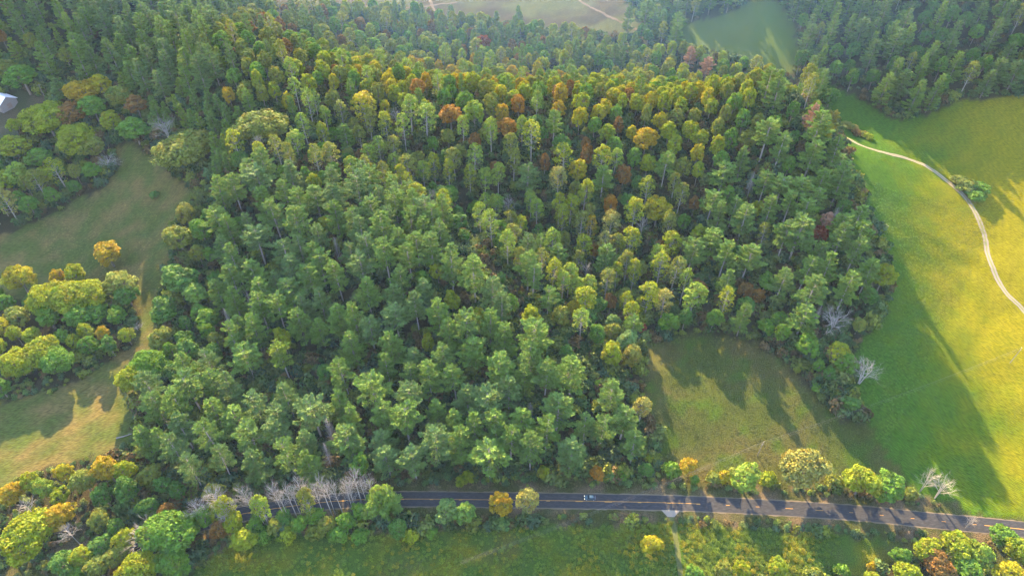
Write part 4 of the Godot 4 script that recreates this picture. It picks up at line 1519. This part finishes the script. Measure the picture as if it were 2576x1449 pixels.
func small_things() -> void:
	car()
	barn()
	var p1 := pole(1906, 1147, 10.5, 0.9, "pale utility pole in the hollow meadow above the road")
	var p2 := pole(2543, 913, 11.0, 0.9, "utility pole in the sunlit east meadow at right edge")
	pole(115, 252, 11.0, 0.3, "pale utility pole beside the barn in the upper left")
	var low := survey(1160, 1445)
	low.y += 10.0
	for i in 3:
		var side := Vector3(cos(0.9), 0, -sin(0.9)) * (i - 1.0)
		var up := 10.15 if i != 1 else 10.7
		var word: String = ["left", "middle", "right"][i]
		wire(p1.position + Vector3(0, up, 0) + side, p2.position + Vector3(0, up + 0.5, 0) + side, "thin %s wire sagging between the two meadow utility poles" % word)
		wire(low + side, p1.position + Vector3(0, up, 0) + side, "thin %s wire crossing the road towards the bottom edge" % word)
	var grey := mat(0.2, 0.18, 0.17, 0.9, false)
	var raw := mat(0.25, 0.13, 0.07, 0.9, false)
	log_at(271, 366, 9.0, -1.1, raw, "orange-brown broken stem leaning at the upper left wood edge")
	log_at(311, 1098, 6.5, 0.35, grey, "pale fallen log at the right edge of the hay field")

func far_mist() -> void:
	var fog := FogVolume.new()
	fog.name = "valley_haze"
	fog.size = Vector3(1900, 190, 520)
	fog.position = Vector3(0, 85, -680)
	var m := FogMaterial.new()
	m.albedo = Color(0.55, 0.78, 1.0)
	m.density = 0.00034
	fog.material = m
	add_child(fog)
	tag(fog, "thin blue morning haze over the far hills", "", "", "stuff")

func _ready() -> void:
	var cam := Camera3D.new()
	cam.name = "camera"
	cam.position = Vector3(0, EYE, 0)
	cam.rotation_degrees = Vector3(-45, 0, 0)
	cam.fov = 44.75
	cam.far = 6000.0
	add_child(cam)
	var env := Environment.new()
	var sky := ProceduralSkyMaterial.new()
	sky.sky_top_color = Color(0.56, 0.66, 0.82)
	sky.sky_horizon_color = Color(0.86, 0.88, 0.92)
	sky.sky_curve = 0.25
	sky.sky_energy_multiplier = 0.82
	sky.ground_bottom_color = Color(0.2, 0.22, 0.14)
	sky.ground_horizon_color = Color(0.6, 0.62, 0.6)
	env.background_mode = Environment.BG_SKY
	env.sky = Sky.new()
	env.sky.sky_material = sky
	env.tonemap_mode = Environment.TONE_MAPPER_LINEAR
	env.tonemap_exposure = 9.5
	env.sdfgi_enabled = true
	env.ssao_enabled = true
	env.ssil_enabled = true
	env.fog_enabled = true
	env.fog_density = 0.00004
	env.volumetric_fog_enabled = true
	env.volumetric_fog_density = 0.0
	env.fog_light_color = Color(0.72, 0.86, 1.0)
	var world := WorldEnvironment.new()
	world.name = "world"
	world.environment = env
	add_child(world)
	var sun := DirectionalLight3D.new()
	sun.name = "sun"
	sun.light_color = Color(1.0, 0.86, 0.62)
	sun.light_energy = 1.6
	sun.light_angular_distance = 0.5
	sun.shadow_enabled = true
	sun.rotation_degrees = Vector3(-23, 180 + 14, 0)
	add_child(sun)

	rng.seed = 20240917
	fine.seed = 7
	fine.frequency = 0.02
	patchy.seed = 11
	patchy.frequency = 0.018
	patchy.fractal_octaves = 4
	grid.resize(GNX * GND)
	for j in GND:
		for i in GNX:
			grid[j * GNX + i] = raw_height(GX0 + i * CELL, GD0 + j * CELL)
	road_pts = smooth_line("-420 1700 -100 1580 140 1470 300 1400 400 1352 480 1325 627 1290 834 1262 1000 1256 1250 1258 1467 1261 1700 1266 1900 1275 2146 1290 2350 1310 2576 1332 2760 1355 3100 1405", 1.5)
	for k in FIELDS:
		var poly := outline(FIELDS[k])
		var box := Rect2(poly[0], Vector2.ZERO)
		for p in poly: box = box.expand(p)
		polys[k] = [poly, box.grow(1.0)]
	M.grass = earth(3, Vector3(0.06, 0.06, 0.06), 0.5)
	M.mown = earth(4, Vector3(0.012, 0.075, 1.0), 0.55)
	M.floor = earth(6, Vector3(0.06, 0.06, 0.06), 0.5)
	lay_ground()
	lay_road()
	grow_all()
	plant()
	raise_trees()
	undergrow()
	small_things()
	far_mist()
	var n := {}
	for t in trees: n[t.kind] = n.get(t.kind, 0) + 1
	print(n)
